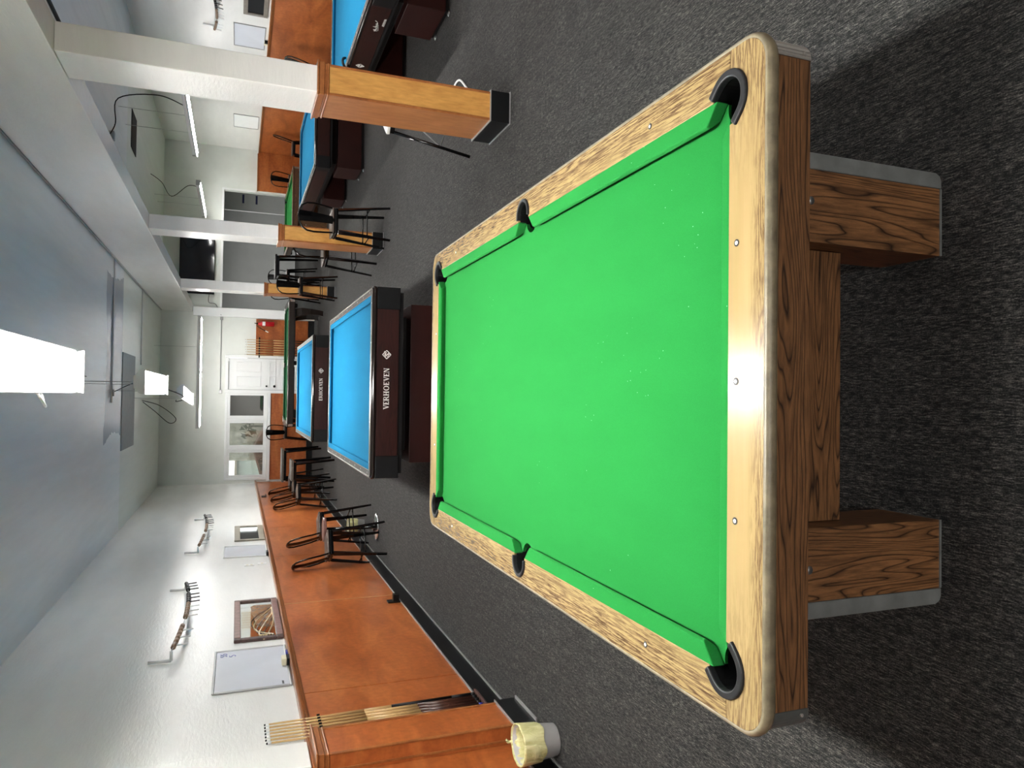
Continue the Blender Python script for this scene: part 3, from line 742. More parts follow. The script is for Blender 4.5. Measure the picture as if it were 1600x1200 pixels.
# ------------------------------------------------------------------ carom tables
def carom_table(loc, label, front_text=None, emblem_x=None, side_sig=False):
    o = thing('carom_table', label, 'billiard table', loc, 0, 'blue cloth carom tables')
    a, b, top, bed = .815, 1.52, .802, .765
    rw, cw = .075, .055
    MB().box(-a+rw-.002, a-rw+.002, -b+rw-.002, b-rw+.002, bed-.03, bed).build('bed_cloth', 'felt_blue', o)
    ix, iy = a-rw, b-rw
    for k in range(4):
        if k == 0: p0, p1, n_ = (-ix, -iy), (ix, -iy), (0, 1)
        elif k == 1: p0, p1, n_ = (ix, -iy), (ix, iy), (-1, 0)
        elif k == 2: p0, p1, n_ = (ix, iy), (-ix, iy), (0, -1)
        else: p0, p1, n_ = (-ix, iy), (-ix, -iy), (1, 0)
        p0, p1, n_ = Vector((*p0, 0)), Vector((*p1, 0)), Vector((*n_, 0)); d_ = (p1-p0).normalized()
        prof = [(.001, top-.003), (cw*.92, top-.004), (cw, top-.01), (cw*.6, bed+.001), (.001, bed+.001)]
        MB().loft([[e+n_*q+d_*sg*(q+.0005)+Vector((0, 0, z)) for q, z in prof] for e, sg in ((p0, 1), (p1, -1))]).build('cushion', 'felt_blue', o)
        # mitred rail
        q0 = p0-n_*(rw-.022)-d_*(rw-.022); q1 = p1-n_*(rw-.022)+d_*(rw-.022)
        poly = [p0, p1, q1, q0]
        MB().prism([(v.x, v.y) for v in poly], bed+.001, top).build('rail', 'taupe', o, bevel=.002)
        e0, e1 = p0+n_*.0005, p1+n_*.0005
        t0, t1 = p0-n_*.004-d_*.004, p1-n_*.004+d_*.004
        MB().prism([(v.x, v.y) for v in (p0, p1, t1, t0)], top+.0002, top+.0015).build('inner_strip', 'alu', o)
    # rounded outer nosing
    A_, B_, Rr = a-.022, b-.022, .02
    path = arc(A_-Rr, B_-Rr, Rr, 0, 90, 4)+arc(-A_+Rr, B_-Rr, Rr, 90, 180, 4)+arc(-A_+Rr, -B_+Rr, Rr, 180, 270, 4)+arc(A_-Rr, -B_+Rr, Rr, 270, 360, 4)
    angs = [i*22.5 for i in range(5)]; angs = angs+[90+x for x in angs]+[180+x for x in angs]+[270+x for x in angs]
    rings = [[(x+math.cos(math.radians(t))*q, y+math.sin(math.radians(t))*q, z) for q, z in ((.0003, top+.001), (.012, top-.002), (.020, top-.014), (.022, top-.026), (.018, top-.038), (.0003, top-.042))] for (x, y), t in zip(path, angs)]
    rings.append(rings[0]); MB().loft(rings, caps=False).build('nosing', 'nosing', o, smooth=True)
    strip = [[(x+math.cos(math.radians(t))*q, y+math.sin(math.radians(t))*q, z) for q, z in ((-.006, top+.0004), (-.0005, top+.0004), (-.0005, top+.002), (-.006, top+.002))] for (x, y), t in zip(path, angs)]
    strip.append(strip[0]); MB().loft(strip, caps=False).build('outer_strip', 'alu', o)
    for sx in (-1, 1):
        for k in range(-4, 5): MB().lathe([(.008, top+.0003), (.008, top+.0012), (.0001, top+.0012)], (sx*(a-.048), k*.3437, 0), 12).build('sight', 'dotwhite', o)
    for sy in (-1, 1):
        for k in range(-2, 3): MB().lathe([(.008, top+.0003), (.008, top+.0012), (.0001, top+.0012)], (k*.335, sy*(b-.048), 0), 12).build('sight', 'dotwhite', o)
    # apron panels, black corner blocks
    ax, ay, z0, z1 = a-.012, b-.012, .575, top-.0425; cl = .185
    for sy in (-1, 1):
        y0, y1 = sorted((sy*ay, sy*(ay-.03))); ap = MB().box(-ax+cl, ax-cl, y0, y1, z0, z1).build('apron', 'mahog', o)
        if sy < 0 and front_text:
            pl = lambda x, z, e: (x, -ay-.0005-e, z)
            txt, xs, h_, zz = front_text
            lettering(txt, xs, zz, h_, pl, 'dotwhite', ap); emblem(emblem_x, zz+h_*.5, .036, pl, 'dotwhite', ap)
    for sx in (-1, 1):
        x0, x1 = sorted((sx*ax, sx*(ax-.03))); ap = MB().box(x0, x1, -ay+cl, ay-cl, z0, z1).build('apron', 'mahog', o)
        if sx < 0 and side_sig:
            pl = lambda x, z, e: (-ax-.0005-e, -x, z)
            emblem(-(-.05), .668, .044, pl, 'dotwhite', ap)
            pts = [(.86, .65), (.87, .625), (.885, .66), (.9, .63), (.915, .64), (.93, .63), (.945, .672), (.955, .63), (.97, .65), (.985, .63), (1.0, .655), (1.02, .64), (1.04, .65), (1.06, .668)]
            MB().tube([(-ax-.002, -x_, z_+.01) for x_, z_ in pts], .0045, 6).build('signature', 'dotwhite', ap)
            MB().tube([(-ax-.002, -x_, z_+.01) for x_, z_ in ((.88, .615), (.95, .625), (1.02, .645))], .003, 6).build('signature', 'dotwhite', ap)
            zz_ = [(.98+.0085*i, .592+(.012 if i % 2 else -.008)) for i in range(17)]
            MB().tube([(-ax-.002, -x_, z_) for x_, z_ in zz_], .004, 6).build('small_print', 'dotwhite', ap)
    for sx in (-1, 1):
        for sy in (-1, 1):
            e = .004
            poly = [(ax+e, ay-cl), (ax+e, ay+e), (ax-cl, ay+e), (ax-cl, ay-.03), (ax-.03, ay-.03), (ax-.03, ay-cl)]
            MB().prism([(sx*x, sy*y) for x, y in poly], z0-.012, z1).build('corner_block', 'black_base', o, bevel=.004)
    MB().box(-a+.045, a-.045, -b+.045, b-.045, .53, .762-.031).build('under_frame', 'black', o)
    MB().box(-.60, .60, -b+.42, b-.42, .42, .529).build('neck', 'black', o)
    for sy in (-1, 1):
        y0, y1 = sorted((sy*(b-.24), sy*(b-.84)))
        p = MB().box(-.70, .70, y0, y1, .05, .42).build('pedestal', 'mahog_pl', o, bevel=.004)
        MB().box(-.68, .68, y0+.02, y1-.02, .02, .049).build('toe_board', 'black', p)
        for sx in (-1, 1):
            for yy_ in (y0+.05, y1-.05): MB().lathe([(.028, .0005), (.028, .012), (.014, .016), (.014, .0195)], (sx*.685, yy_, 0), 14).build('foot', 'steel', p, smooth=True)
    return o
carom_table((.115, 7.583, 0), 'blue carom table right behind the foreground pool table, name and emblem on front', ('VERHOEVEN', -.228, .046, .652), .235)
carom_table((.105, 12.72, 0), 'second blue carom table down the room, before the dark pool table', ('ERHOEVEN', -.185, .050, .648), .265)
carom_table((4.385, 7.92, 0), 'blue carom table at the right edge with white signature on its side', None, None, True)
carom_table((4.335, 12.97, 0), 'blue carom table in the right aisle partly behind the nearest pillar')

# ------------------------------------------------------------------ bar stools
def bar_stool(label, loc, rz, wood=True):
    o = thing('bar_stool', label, 'bar stool', loc, rz, 'black metal bar stools')
    sz = .715
    MB().box(-.165, .165, -.165, .165, sz-.05, sz).build('seat_frame', 'black_metal', o, bevel=.018, seg=3)
    MB().box(-.168, .168, -.168, .168, sz+.0005, sz+.03).build('seat', 'seatwood' if wood else 'black_metal', o, bevel=.02, seg=3)
    for sx in (-1, 1):
        for sy in (-1, 1):
            MB().bar((sx*.145, sy*.145, sz-.045), (sx*.215, sy*.215, .004), .062, .02, .03, .02, side=(sy, -sx, 0)).build('leg', 'black_metal', o, bevel=.004)
    r = MB()
    q, q2 = .178, .174
    for p0, p1, z in (((-q, -q), (q, -q), .30), ((q, -q), (q, q), .27), ((q, q), (-q, q), .30), ((-q, q), (-q, -q), .27)):
        r.tube([(p0[0], p0[1], z), (p1[0], p1[1], z)], .008, 8)
    r.build('footrest', 'black_metal', o, smooth=True)
    hp = [(-.155, -.14, sz), (-.172, -.175, sz+.12), (-.185, -.205, sz+.26), (-.178, -.225, sz+.35), (-.14, -.238, sz+.415), (-.07, -.246, sz+.447), (0, -.248, sz+.455)]
    hp = hp+[(-x, y, z) for x, y, z in hp[-2::-1]]
    MB().tube(hp, .0115, 10).build('back_hoop', 'black_metal', o, smooth=True)
    rings = []
    for z, y, w_ in ((sz+.005, -.155, .05), (sz+.15, -.196, .056), (sz+.3, -.232, .064), (sz+.445, -.2485, .07)):
        rings.append([(-w_, y-.004, z), (0, y-.014, z), (w_, y-.004, z), (w_, y+.002, z), (0, y-.008, z), (-w_, y+.002, z)])
    MB().loft(rings).build('back_splat', 'black_metal', o)
    return o
st0 = bar_stool('black bar stool in front of the second pillar beside the aisle', (2.25, 9.66, 0), .06)
def stool(label, x, y, rz): return dup(st0, (x, y, 0), rz, label)
stool('black bar stool half hidden behind the second pillar', 2.06, 10.66, .25)
stool('black bar stool standing before the farthest pillar', 2.17, 15.0, 0)
stool('nearest black bar stool on the left, backed to the wainscot', -1.945, 9.60, -PI/2+.5)
stool('black bar stool behind the nearest left one, by the round pub table', -1.87, 10.63, -PI/2+.5)
stool('black bar stool at the near side of the left rectangular table', -1.93, 14.6, -PI/2+.5)
stool('black bar stool tucked against the left rectangular table, second of three', -1.94, 15.7, -PI/2+.5)
stool('black bar stool in the far left corner by the wainscot', -1.95, 16.85, -PI/2+.5)
stool('black bar stool under the middle rear window', -.93, 19.0, 0)
stool('black bar stool at the tall table on its left side, before the hallway', 2.50, 18.1, -.3)
stool('black bar stool behind the tall table before the hallway', 3.0, 19.1, PI)
stool('black bar stool by the right wainscot seen from its side', 5.88, 17.9, PI/2-.2)
stool('black bar stool seen from behind at the far right of the green table', 5.38, 19.05, 0)
stool('black bar stool against the right wall beyond the nearest pillar', 5.7, 13.3, PI/2)

# tables with wooden tops
def cafe_table(label, loc, w_, d_, h_, rz=0, top='tablewood'):
    o = thing('cafe_table', label, 'table', loc, rz)
    MB().box(-w_/2, w_/2, -d_/2, d_/2, h_-.045, h_).build('tabletop', top, o, bevel=.006)
    MB().box(-w_/2+.03, w_/2-.03, -d_/2+.03, d_/2-.03, h_-.10, h_-.046).build('skirt', 'black_metal', o)
    for sx in (-1, 1):
        for sy in (-1, 1):
            MB().bar((sx*(w_/2-.05), sy*(d_/2-.05), h_-.09), (sx*(w_/2+.01), sy*(d_/2+.01), .003), .07, .035, .035, .03, side=(sy, -sx, 0)).build('leg', 'black_metal', o, bevel=.004)
    return o
cafe_table('wood topped black metal table by the left wall, with stools', (-1.5, 15.12, 0), .40, .6, .83)
cafe_table('wood topped black metal table before the rear left window', (-1.62, 17.6, 0), .75, .6, .87)
cafe_table('tall black table before the hallway opening, between black stools', (3.12, 18.5, 0), .55, .5, 1.05, 0, 'black')
# round pub table with chrome pedestal
o = thing('pub_table', 'small round reddish pub table with chrome base between left stools', 'pub table', (-1.82, 10.10, 0))
MB().lathe([(.001, .695), (.16, .695), (.165, .70), (.165, .725), (.16, .73), (.001, .73)], seg=32).build('tabletop', 'pubtop', o)
MB().lathe([(.025, .05), (.025, .694)], seg=16).build('column', 'black_metal', o, smooth=True)
MB().lathe([(.19, .002), (.195, .012), (.17, .025), (.08, .04), (.03, .06)], seg=32).build('base', 'chrome', o, smooth=True)

# ------------------------------------------------------------------ hanging fluorescent lamps
def hanging_lamp(label, loc, rz, length, style='quad', wires=((-.9, 0), (.9, 0))):
    o = thing('hanging_lamp', label, 'fluorescent lamp', loc, rz, 'hanging fluorescent lamps')
    L = length/2
    wd = .11 if style == 'quad' else .055
    hgt = .085 if style == 'quad' else .06
    # reflector trough
    if style == 'quad':
        prof = [(-wd-.002, .028), (-wd*.66, .06), (wd*.66, .06), (wd+.002, .028), (wd-.006, .028), (wd*.62, .054), (-wd*.62, .054), (-wd+.006, .028)]
        MB().prism(prof, -L, L, 1).build('reflector', 'lampwhite', o)
        MB().box(-.06, .06, -L+.05, L-.05, .0605, .10).build('ballast_box', 'enamel', o, bevel=.006)
        for sy in (-1, 1):
            dome = [(-wd-.004, -.004)]+[(-(wd+.004)*math.cos(t), .088*math.sin(t)) for t in [PI*i/12 for i in range(0, 13)]]+[(wd+.004, -.004)]
            y0, y1 = sorted((sy*L, sy*(L+.012))); MB().prism(dome, y0, y1, 1).build('end_plate', 'enamel', o)
        xs = (-.078, -.028, .028, .078)

    else:
        prof = [(-wd, .012), (-wd*.5, .045), (wd*.5, .045), (wd, .012), (wd-.005, .012), (wd*.45, .039), (-wd*.45, .039), (-wd+.005, .012)]
        MB().prism(prof, -L, L, 1).build('reflector', 'lampwhite', o)
        MB().box(-.035, .035, -L, L, .0455, .085).build('ballast_box', 'enamel', o, bevel=.004)
        for sy in (-1, 1):
            y0, y1 = sorted((sy*L, sy*(L+.01))); MB().box(-wd, wd, y0, y1, -.004, .085).build('end_plate', 'steel', o)
        xs = (0,)
    tr_ = .017 if style == 'quad' else .025
    for x in xs:
        segs = ((-L+.05, L-.05),) if style == 'quad' else ((-L+.05, -.03), (.03, L-.05))
        for y0, y1 in segs:
            z = .022 if style == 'quad' else .012
            MB().tube([(x, y0, z), (x, y1, z)], tr_, 10).build('lamp_tube', 'tube', o, smooth=True)
            for yy_ in (y0, y1):
                s_ = 1 if yy_ == y1 else -1
                a_, b_ = sorted((yy_+s_*.001, yy_+s_*.03)); MB().box(x-.012, x+.012, a_, b_, z-.014, .052 if style == 'quad' else .038).build('lamp_holder', 'lampwhite', o)
    H_ = ZC-loc[2]
    for sy, dx_ in wires:
        MB().tube([(0, sy*L, hgt), (dx_, sy*L, H_-.002)], .0035, 6).build('hanging_wire', 'steel', o)
    return o
def cable(name, label, pts, r=.006, mat='black', cat='cable', parent=None):
    P_ = [Vector(p) for p in pts]; out_ = []
    for i in range(len(P_)-1):
        p0, p1, p2, p3 = P_[max(i-1, 0)], P_[i], P_[i+1], P_[min(i+2, len(P_)-1)]
        for k in range(6):
            t = k/6
            out_.append(.5*((2*p1)+(-p0+p2)*t+(2*p0-5*p1+4*p2-p3)*t*t+(-p0+3*p1-3*p2+p3)*t**3))
    out_.append(P_[-1])
    ob_ = MB().tube(out_, r, 6).build(name, mat, parent, smooth=True)
    return tag(ob_, label, cat) if parent is None else ob_
LZ = 2.62
lamp1 = hanging_lamp('nearest and largest looking hanging lamp, over the foreground pool table', (.11, 2.67, LZ), 0, 3.50, wires=((-.9, 0), (.97, .03)))
hanging_lamp('hanging lamp over the first blue table, middle one of the row', (.10, 8.30, LZ), 0, 2.26)
hanging_lamp('hanging lamp over the second blue table, smallest looking of the row', (-.03, 13.5, LZ), .05, 2.7)
hanging_lamp('long strip lamp hung across the room before the rear windows', (.50, 18.0, 2.64), PI/2, 2.56, 'strip', ((-.45, 0), (.45, 0)))
hanging_lamp('nearer strip lamp hanging in the right aisle behind the pillar', (4.35, 12.75, 2.60), 0, 2.9, 'strip', ((-.3, 0), (.25, 0)))
hanging_lamp('farther strip lamp hanging in the right aisle before the hallway', (4.35, 17.6, 2.64), 0, 2.9, 'strip', ((-.1, 0), (.35, 0)))
w_ = MB(); w_.tube([(-.10, .94, .04), (-.135, 1.02, .035), (-.175, 1.10, .03)], .006, 8); w_.tube([(-.10, 1.03, .04), (-.14, 1.07, .035), (-.172, 1.085, .03)], .006, 8)
w_.build('spare_wire', 'enamel', lamp1, smooth=True)
jb = thing('junction_box', 'small junction box on the ceiling between the first two lamps', 'junction box', (.0, 12.28, ZC))
MB().box(-.05, .05, -.05, .05, -.05, -.0235).build('box', 'steel', jb, bevel=.004)
cable('lamp_cable', 'cable looping from the ceiling junction to the middle hanging lamp', [(.02, 12.26, ZC-.05), (.12, 11.0, 3.2), (.16, 9.8, 2.85), (.12, 9.3, 2.73)])
cable('lamp_cable', 'cable from the ceiling down to the far end of the nearest lamp', [(.2, 10.3, ZC-.01), (.17, 8.0, 3.3), (.14, 5.2, 2.95), (.12, 4.35, 2.73)])
cable('lamp_cable', 'cable drooping between the middle lamp and the far lamp', [(.07, 9.44, 2.68), (-.02, 10.3, 2.52), (-.08, 11.2, 2.55), (-.12, 11.9, 2.70), (-.1, 12.3, 2.73)])
cable('lamp_cable', 'cable loop hanging below the ceiling left of the middle lamp', [(-.1, 10.9, 3.05), (-.17, 11.1, 2.85), (-.35, 11.3, 2.66), (-.42, 11.3, 2.74), (-.25, 11.2, 2.92), (-.12, 11.0, 3.05)], .005)
cable('lamp_cable', 'black cable from the aisle ceiling to the nearer strip lamp', [(3.6, 11.4, ZC-.03), (3.75, 11.3, 3.5), (4.05, 11.15, 3.45), (4.3, 11.5, 3.0), (4.352, 11.9, 2.688)], .008)
cable('lamp_cable', 'wavy cable from the aisle ceiling to the farther strip lamp', [(4.55, 16.6, ZC-.01), (4.4, 16.6, 3.4), (4.1, 16.5, 3.2), (4.35, 16.5, 2.9), (4.36, 16.5, 2.73)], .007)
jb = thing('junction_box', 'pipe fitting on the right aisle ceiling above the nearer strip lamp', 'junction box', (3.62, 11.47, ZC))
MB().box(-.06, .06, -.05, .05, -.09, -.002).build('box', 'steel', jb, bevel=.006)

# ------------------------------------------------------------------ television
o = thing('television', 'large black wall television above the hallway opening', 'television', (3.17, YB-.12, 2.83), 0)
MB().box(-.70, .70, -.03, .03, -.40, .40).build('casing', 'black', o, bevel=.006)
MB().box(-.685, .685, -.0325, -.0302, -.385, .385).build('screen', 'screen', o)
MB().box(-.15, .15, .031, .118, -.1, .1).build('wall_bracket', 'black_metal', o)
cable('tv_cable', 'thin cable running from the television down to the wall box', [(2.62, YB-.02, 2.52), (2.3, YB-.015, 2.56), (2.25, YB-.015, 2.40), (2.1, YB-.015, 2.33), (1.97, YB-.11, 2.26)])
def box_thing(name, label, cat, x0, x1, y0, y1, z0, z1, mat, bevel=.004):
    return tag(MB().box(x0, x1, y0, y1, z0, z1).build(name, mat, bevel=bevel), label, cat)
box_thing('junction_box', 'grey box at the right end of the conduit over the rear door', 'junction box', 1.86, 1.935, YB-.05, YB-.001, 2.215, 2.285, 'steel')
box_thing('junction_box', 'grey box at the left end of the conduit over the rear door', 'junction box', .02, .10, YB-.05, YB-.001, 2.21, 2.28, 'steel')
conduit([(.10, YB-.02, 2.25), (1.86, YB-.02, 2.25)], 'grey conduit above the rear door between two boxes', .010)

# hallway bits
o = thing('notice_sheet', 'grey notice with dark blue bands in the hallway', 'notice', (5.62, 22.095, 1.6))
MB().box(-.13, .13, -.006, 0, -.24, .26).build('sheet', 'hall', o)
for z in (-.20, .16): MB().box(-.125, .125, -.009, -.0065, z, z+.055).build('band', 'navy', o)

# ------------------------------------------------------------------ fire extinguisher and rear cue rack
o = thing('fire_extinguisher', 'red fire extinguisher hung on the wood panel by the rear door', 'fire extinguisher', (1.80, YB-.105, 1.0))
MB().lathe([(.001, 0), (.055, .0), (.06, .01), (.06, .30), (.05, .345), (.022, .37), (.022, .39), (.001, .39)], seg=24).build('cylinder', 'red', o, smooth=True)
lb = MB(); L0 = [(.0612*math.cos(t), .0612*math.sin(t)) for t in [PI+.5+i*(PI-1.0)/10 for i in range(11)]]
lb.loft([[(x, y, .215) for x, y in L0], [(x, y, .285) for x, y in L0]], closed=False, caps=False); lb.build('paper_label', 'white', o, smooth=True)
v_ = MB(); v_.box(-.02, .02, -.02, .02, .391, .43); v_.bar((.0, 0, .43), (.0, -.09, .47), .02, .008); v_.bar((0, 0, .42), (0, -.085, .425), .02, .008); v_.build('valve_head', 'black_metal', o)
cable('hose', None, [(-.02, -.01, .415), (-.07, -.02, .40), (-.13, -.025, .31), (-.18, -.03, .21)], .009, 'black', parent=o)
MB().tube([(-.18, -.03, .21), (-.215, -.03, .14)], .013, 8).build('nozzle', 'white', o)
MB().box(-.03, .03, .061, .075, .15, .33).build('wall_hook', 'steel', o)

def cue(label, p0, p1, group, butt='cue_butt', blue=False, wrap=None):
    p0, p1 = Vector(p0), Vector(p1); d_ = p1-p0; L = d_.length
    o = thing('billiard_cue', label, 'cue', p0, 0, group)
    o.rotation_euler = d_.to_track_quat('Z', 'Y').to_euler()
    def seg(name, t0, t1, mat):
        r0, r1 = .0148-(.0148-.0062)*t0, .0148-(.0148-.0062)*t1
        MB().lathe([(r0, t0*L), (r1, t1*L)], seg=12).build(name, mat, o, smooth=True)
    seg('bumper', 0, .02, 'blue_ink' if blue else 'black')
    if wrap: seg('butt', .02, .12, 'black'); seg('wrap', .12, .42, 'black'); seg('forearm', .42, .55, 'cue_light')
    else: seg('butt', .02, .30, butt); seg('forearm', .30, .55, 'cue_light')
    seg('shaft', .55, .978, 'cue_light'); seg('ferrule', .978, .993, 'white'); seg('tip', .993, 1, 'black')
    return o
names = ['first', 'second', 'third', 'middle', 'fifth', 'sixth', 'seventh']
for i in range(7):
    y = 5.072-.0455*i
    x = XL+.028
    k = ('%s cue counted from the far end of the rack on the near left wall' % names[i]) if i != 3 else 'middle cue of the seven in the rack on the near left wall'
    cue(k, (x+.012, y-.002*(i-3), .185), (x+.004, y-.004*(i-3)*0, 1.645-.004*(i == 6)), 'cues in the near left rack', blue=(i == 4), wrap=(i == 0))
o = thing('cue_rack', 'cue rack with black clip strip on the near left wall by the pilaster', 'cue rack', (XL, 4.93, 0))
cs = MB(); cs.box(.0015, .012, -.175, .165, 1.285, 1.305)
for i in range(8):
    y = .165-.0455*i; cs.box(.012, .046, y-.004, y+.004, 1.285, 1.305)
cs.build('clip_strip', 'black', o)
MB().box(.018, .07, -.18, .17, .165, .183).build('base_shelf', 'frame_dark', o, bevel=.003)
# rear rack
for i in range(7):
    x = 1.385-.062*i
    cue(['cue nearest the fire extinguisher in the rear rack', 'second cue from the fire extinguisher in the rear rack', 'third cue from the fire extinguisher in the rear rack', 'fourth cue from the fire extinguisher in the rear rack', 'third cue from the door in the rear rack', 'second cue from the door in the rear rack', 'cue nearest the white door in the rear rack'][i],
        (x, YB-.075, .185), (x+.002, YB-.068, 1.685-.01*(i % 3)), 'cues in the rear rack', blue=False)
o = thing('cue_rack', 'cue rack with black strip on the wood panel beside the rear door', 'cue rack', (1.2, YB-.028, 0))
cs = MB(); cs.box(-.26, .26, -.012, -.0015, 1.33, 1.36)
for i in range(8): cs.box(.213-.062*i-.004, .213-.062*i+.004, -.052, -.012, 1.335, 1.355)
cs.build('clip_strip', 'black', o); MB().box(-.26, .26, -.075, -.0015, .165, .183).build('base_shelf', 'frame_dark', o)

# ------------------------------------------------------------------ whiteboards, pictures, switch plates
WL = XL-.035   # wall surface above the wainscot
def wall_frame(name, label, cat, side, y0, y1, z0, z1, fw, fd, fmat, inner, imat):
    """framed flat thing on the left (side=1) or right (side=-1) wall"""
    xw = WL if side > 0 else XR+.035
    o = thing(name, label, cat, (xw, (y0+y1)/2, (z0+z1)/2))
    hy, hz = (y1-y0)/2, (z1-z0)/2
    X = lambda p, q: sorted((side*p, side*q))
    f = MB(); a_, b_ = X(.001, fd)
    f.box(a_, b_, -hy, hy, -hz, -hz+fw); f.box(a_, b_, -hy, hy, hz-fw, hz); f.box(a_, b_, -hy, -hy+fw, -hz+fw, hz-fw); f.box(a_, b_, hy-fw, hy, -hz+fw, hz-fw)
    f.build('frame', fmat, o, bevel=min(.006, fw*.3))
    a_, b_ = X(.001, fd*.45); MB().box(a_, b_, -hy+fw, hy-fw, -hz+fw, hz-fw).build(inner, imat, o)
    return o, hy, hz
wb, hy, hz = wall_frame('whiteboard', 'large whiteboard on the near left wall with blue scribble', 'whiteboard', 1, 5.86, 6.81, 1.406, 1.99, .018, .016, 'steel', 'board', 'board')
# scribbled figures near its top far corner
mb = MB(); s5 = [(.03, .05), (0, .05), (-.003, .03), (.02, .032), (.03, .018), (.018, 0), (0, .004)]
for k, (oy, oz) in enumerate(((hy-.15, hz-.10), (hy-.105, hz-.10), (hy-.16, hz-.17))):
    mb.tube([(.0095, oy+p[0], oz+p[1]) for p in s5], .0022, 5)
mb.build('handwriting', 'blue_ink', wb)
mb = MB()
for k in range(5): mb.tube([(.0095, -hy+.05+.012*k, -hz+.06+.01*(k % 2)), (.0095, -hy+.058+.012*k, -hz+.075-.01*(k % 2))], .002, 5)
mb.build('handwriting', 'black', wb)
er = thing('board_eraser', 'cream board eraser on the cap moulding under the near left whiteboard', 'eraser', (WL+.04, 6.33, 1.4025))
MB().box(-.03, .03, -.055, .055, 0, .022).build('felt_pad', 'black', er); MB().box(-.028, .028, -.05, .055, .0225, .062).build('handle', 'offwhite', er, bevel=.006)
mk = MB().tube([(WL+.045, 6.44, 1.413), (WL+.042, 6.56, 1.413)], .009, 10).build('marker_pen', 'blue_ink', smooth=True); tag(mk, 'blue marker pen lying on the cap moulding by the cream eraser', 'marker pen')
# decorative mirror
mr, hy, hz = wall_frame('framed_mirror', 'dark framed mirror with amber swirl print on the left wall', 'mirror', 1, 7.01, 8.36, 1.408, 1.838, .06, .03, 'frame_dark', 'mirror_glass', 'mirror')
f = MB(); f.box(.03, .034, -hy+.06, hy-.06, -hz+.005, -hz+.055); f.box(.03, .034, -hy+.06, hy-.06, hz-.055, hz-.005); f.build('frame_inlay', 'frame_light', mr)
amb = [(-.30, -hz+.06), (.47, -hz+.06), (.48, .02), (.43, .055), (.2, .045), (-.1, .02), (-.28, .0)]
MB().prism(amb, .0140, .0155, 0).build('printed_shape', 'amber', mr)
mb = MB(); mb2 = MB()
for k in range(6):
    pts = []
    for i in range(17):
        t = i/16
        yy_ = -.55+.9*t - .10*k*math.sin(PI*t)
        zz_ = -hz+.075+.012*k + (.20-.022*k)*math.sin(PI*(t**.8)) - .03*k*t
        pts.append((.0165, yy_, max(-hz+.065, min(hz-.065, zz_))))
    (mb if k % 2 == 0 else mb2).tube(pts, .0035 if k % 2 == 0 else .006, 5)
mb.build('printed_line', 'darkline', mr); mb2.build('printed_line', 'goldline', mr)
wall_frame('whiteboard', 'whiteboard farther along the left wall between mirror and picture', 'whiteboard', 1, 10.67, 11.45, 1.406, 1.99, .014, .014, 'white', 'board', 'board')
box_thing('board_eraser', 'small black eraser on the cap moulding under the far left whiteboard', 'eraser', WL+.01, WL+.065, 10.62, 10.76, 1.403, 1.43, 'black')
wall_frame('framed_picture', 'beige framed glazed picture on the far left wall', 'picture', 1, 11.83, 13.13, 1.406, 1.85, .085, .022, 'frame_beige', 'picture_glass', 'mirror')
def plate(label, side, y, z, w_, h_, n_=2, name='outlet_plate', cat='outlet'):
    xw = WL if side > 0 else XR+.035
    o = thing(name, label, cat, (xw, y, z)); a_, b_ = sorted((side*.001, side*.007)); MB().box(a_, b_, -w_/2, w_/2, -h_/2, h_/2).build('plate', 'white', o, bevel=.002)
    for i in range(n_):
        zz_ = (i-(n_-1)/2)*.05; a_, b_ = sorted((side*.0072, side*.010)); MB().box(a_, b_, -.014, .014, zz_-.016, zz_+.016).build('socket', 'offwhite', o)
plate('white double outlet plate on the left wall left of the far whiteboard', 1, 10.15, 1.66, .10, .12)
plate('white outlet plate just above the cap moulding on the left wall', 1, 10.2, 1.50, .10, .11, 1)
plate('white switch plate on the right wall between pillar and whiteboard', -1, 16.25, 1.62, .2, .13, 1, 'switch_plate', 'light switch')
wall_frame('whiteboard', 'whiteboard on the right wall right of the nearest pillar', 'whiteboard', -1, 12.88, 13.72, 1.50, 2.02, .016, .014, 'grey_strip', 'board', 'board')
wall_frame('whiteboard', 'pale whiteboard on the right wall left of the nearest pillar', 'whiteboard', -1, 17.1, 17.92, 1.50, 2.04, .012, .014, 'grey_strip', 'board', 'enamel')
wall_frame('framed_picture', 'taupe framed dark picture at the right edge of the wall', 'picture', -1, 11.3, 12.5, 1.49, 1.868, .07, .03, 'frame_taupe', 'picture_glass', 'screen')
er = thing('board_eraser', 'eraser on the cap moulding under the right wall whiteboard', 'eraser', (XR+.0, 13.36, 1.4585))
MB().box(-.025, .02, -.05, .0, 0, .05).build('felt_pad', 'black', er); MB().box(-.025, .02, .001, .06, 0, .06).build('handle', 'offwhite', er)
# small black bracket low on the left wainscot and wall bracket near the cap
o = thing('wall_bracket', 'black bracket low on the left wainscot past the mirror', 'bracket', (XL+.001, 7.76, .17))
MB().box(0, .014, -.05, .05, -.0, .13).build('plate', 'black', o); MB().box(.014, .085, -.035, .035, .01, .075).build('arm', 'black', o, bevel=.004)
o = thing('wall_bracket', 'small dark holder under the cap moulding in the far left corner', 'bracket', (XL+.001, 16.6, 1.27))
MB().box(0, .05, -.11, .11, -.05, -.03).build('arm', 'frame_dark', o); MB().box(0, .012, -.11, .11, -.029, .05).build('plate', 'black', o)

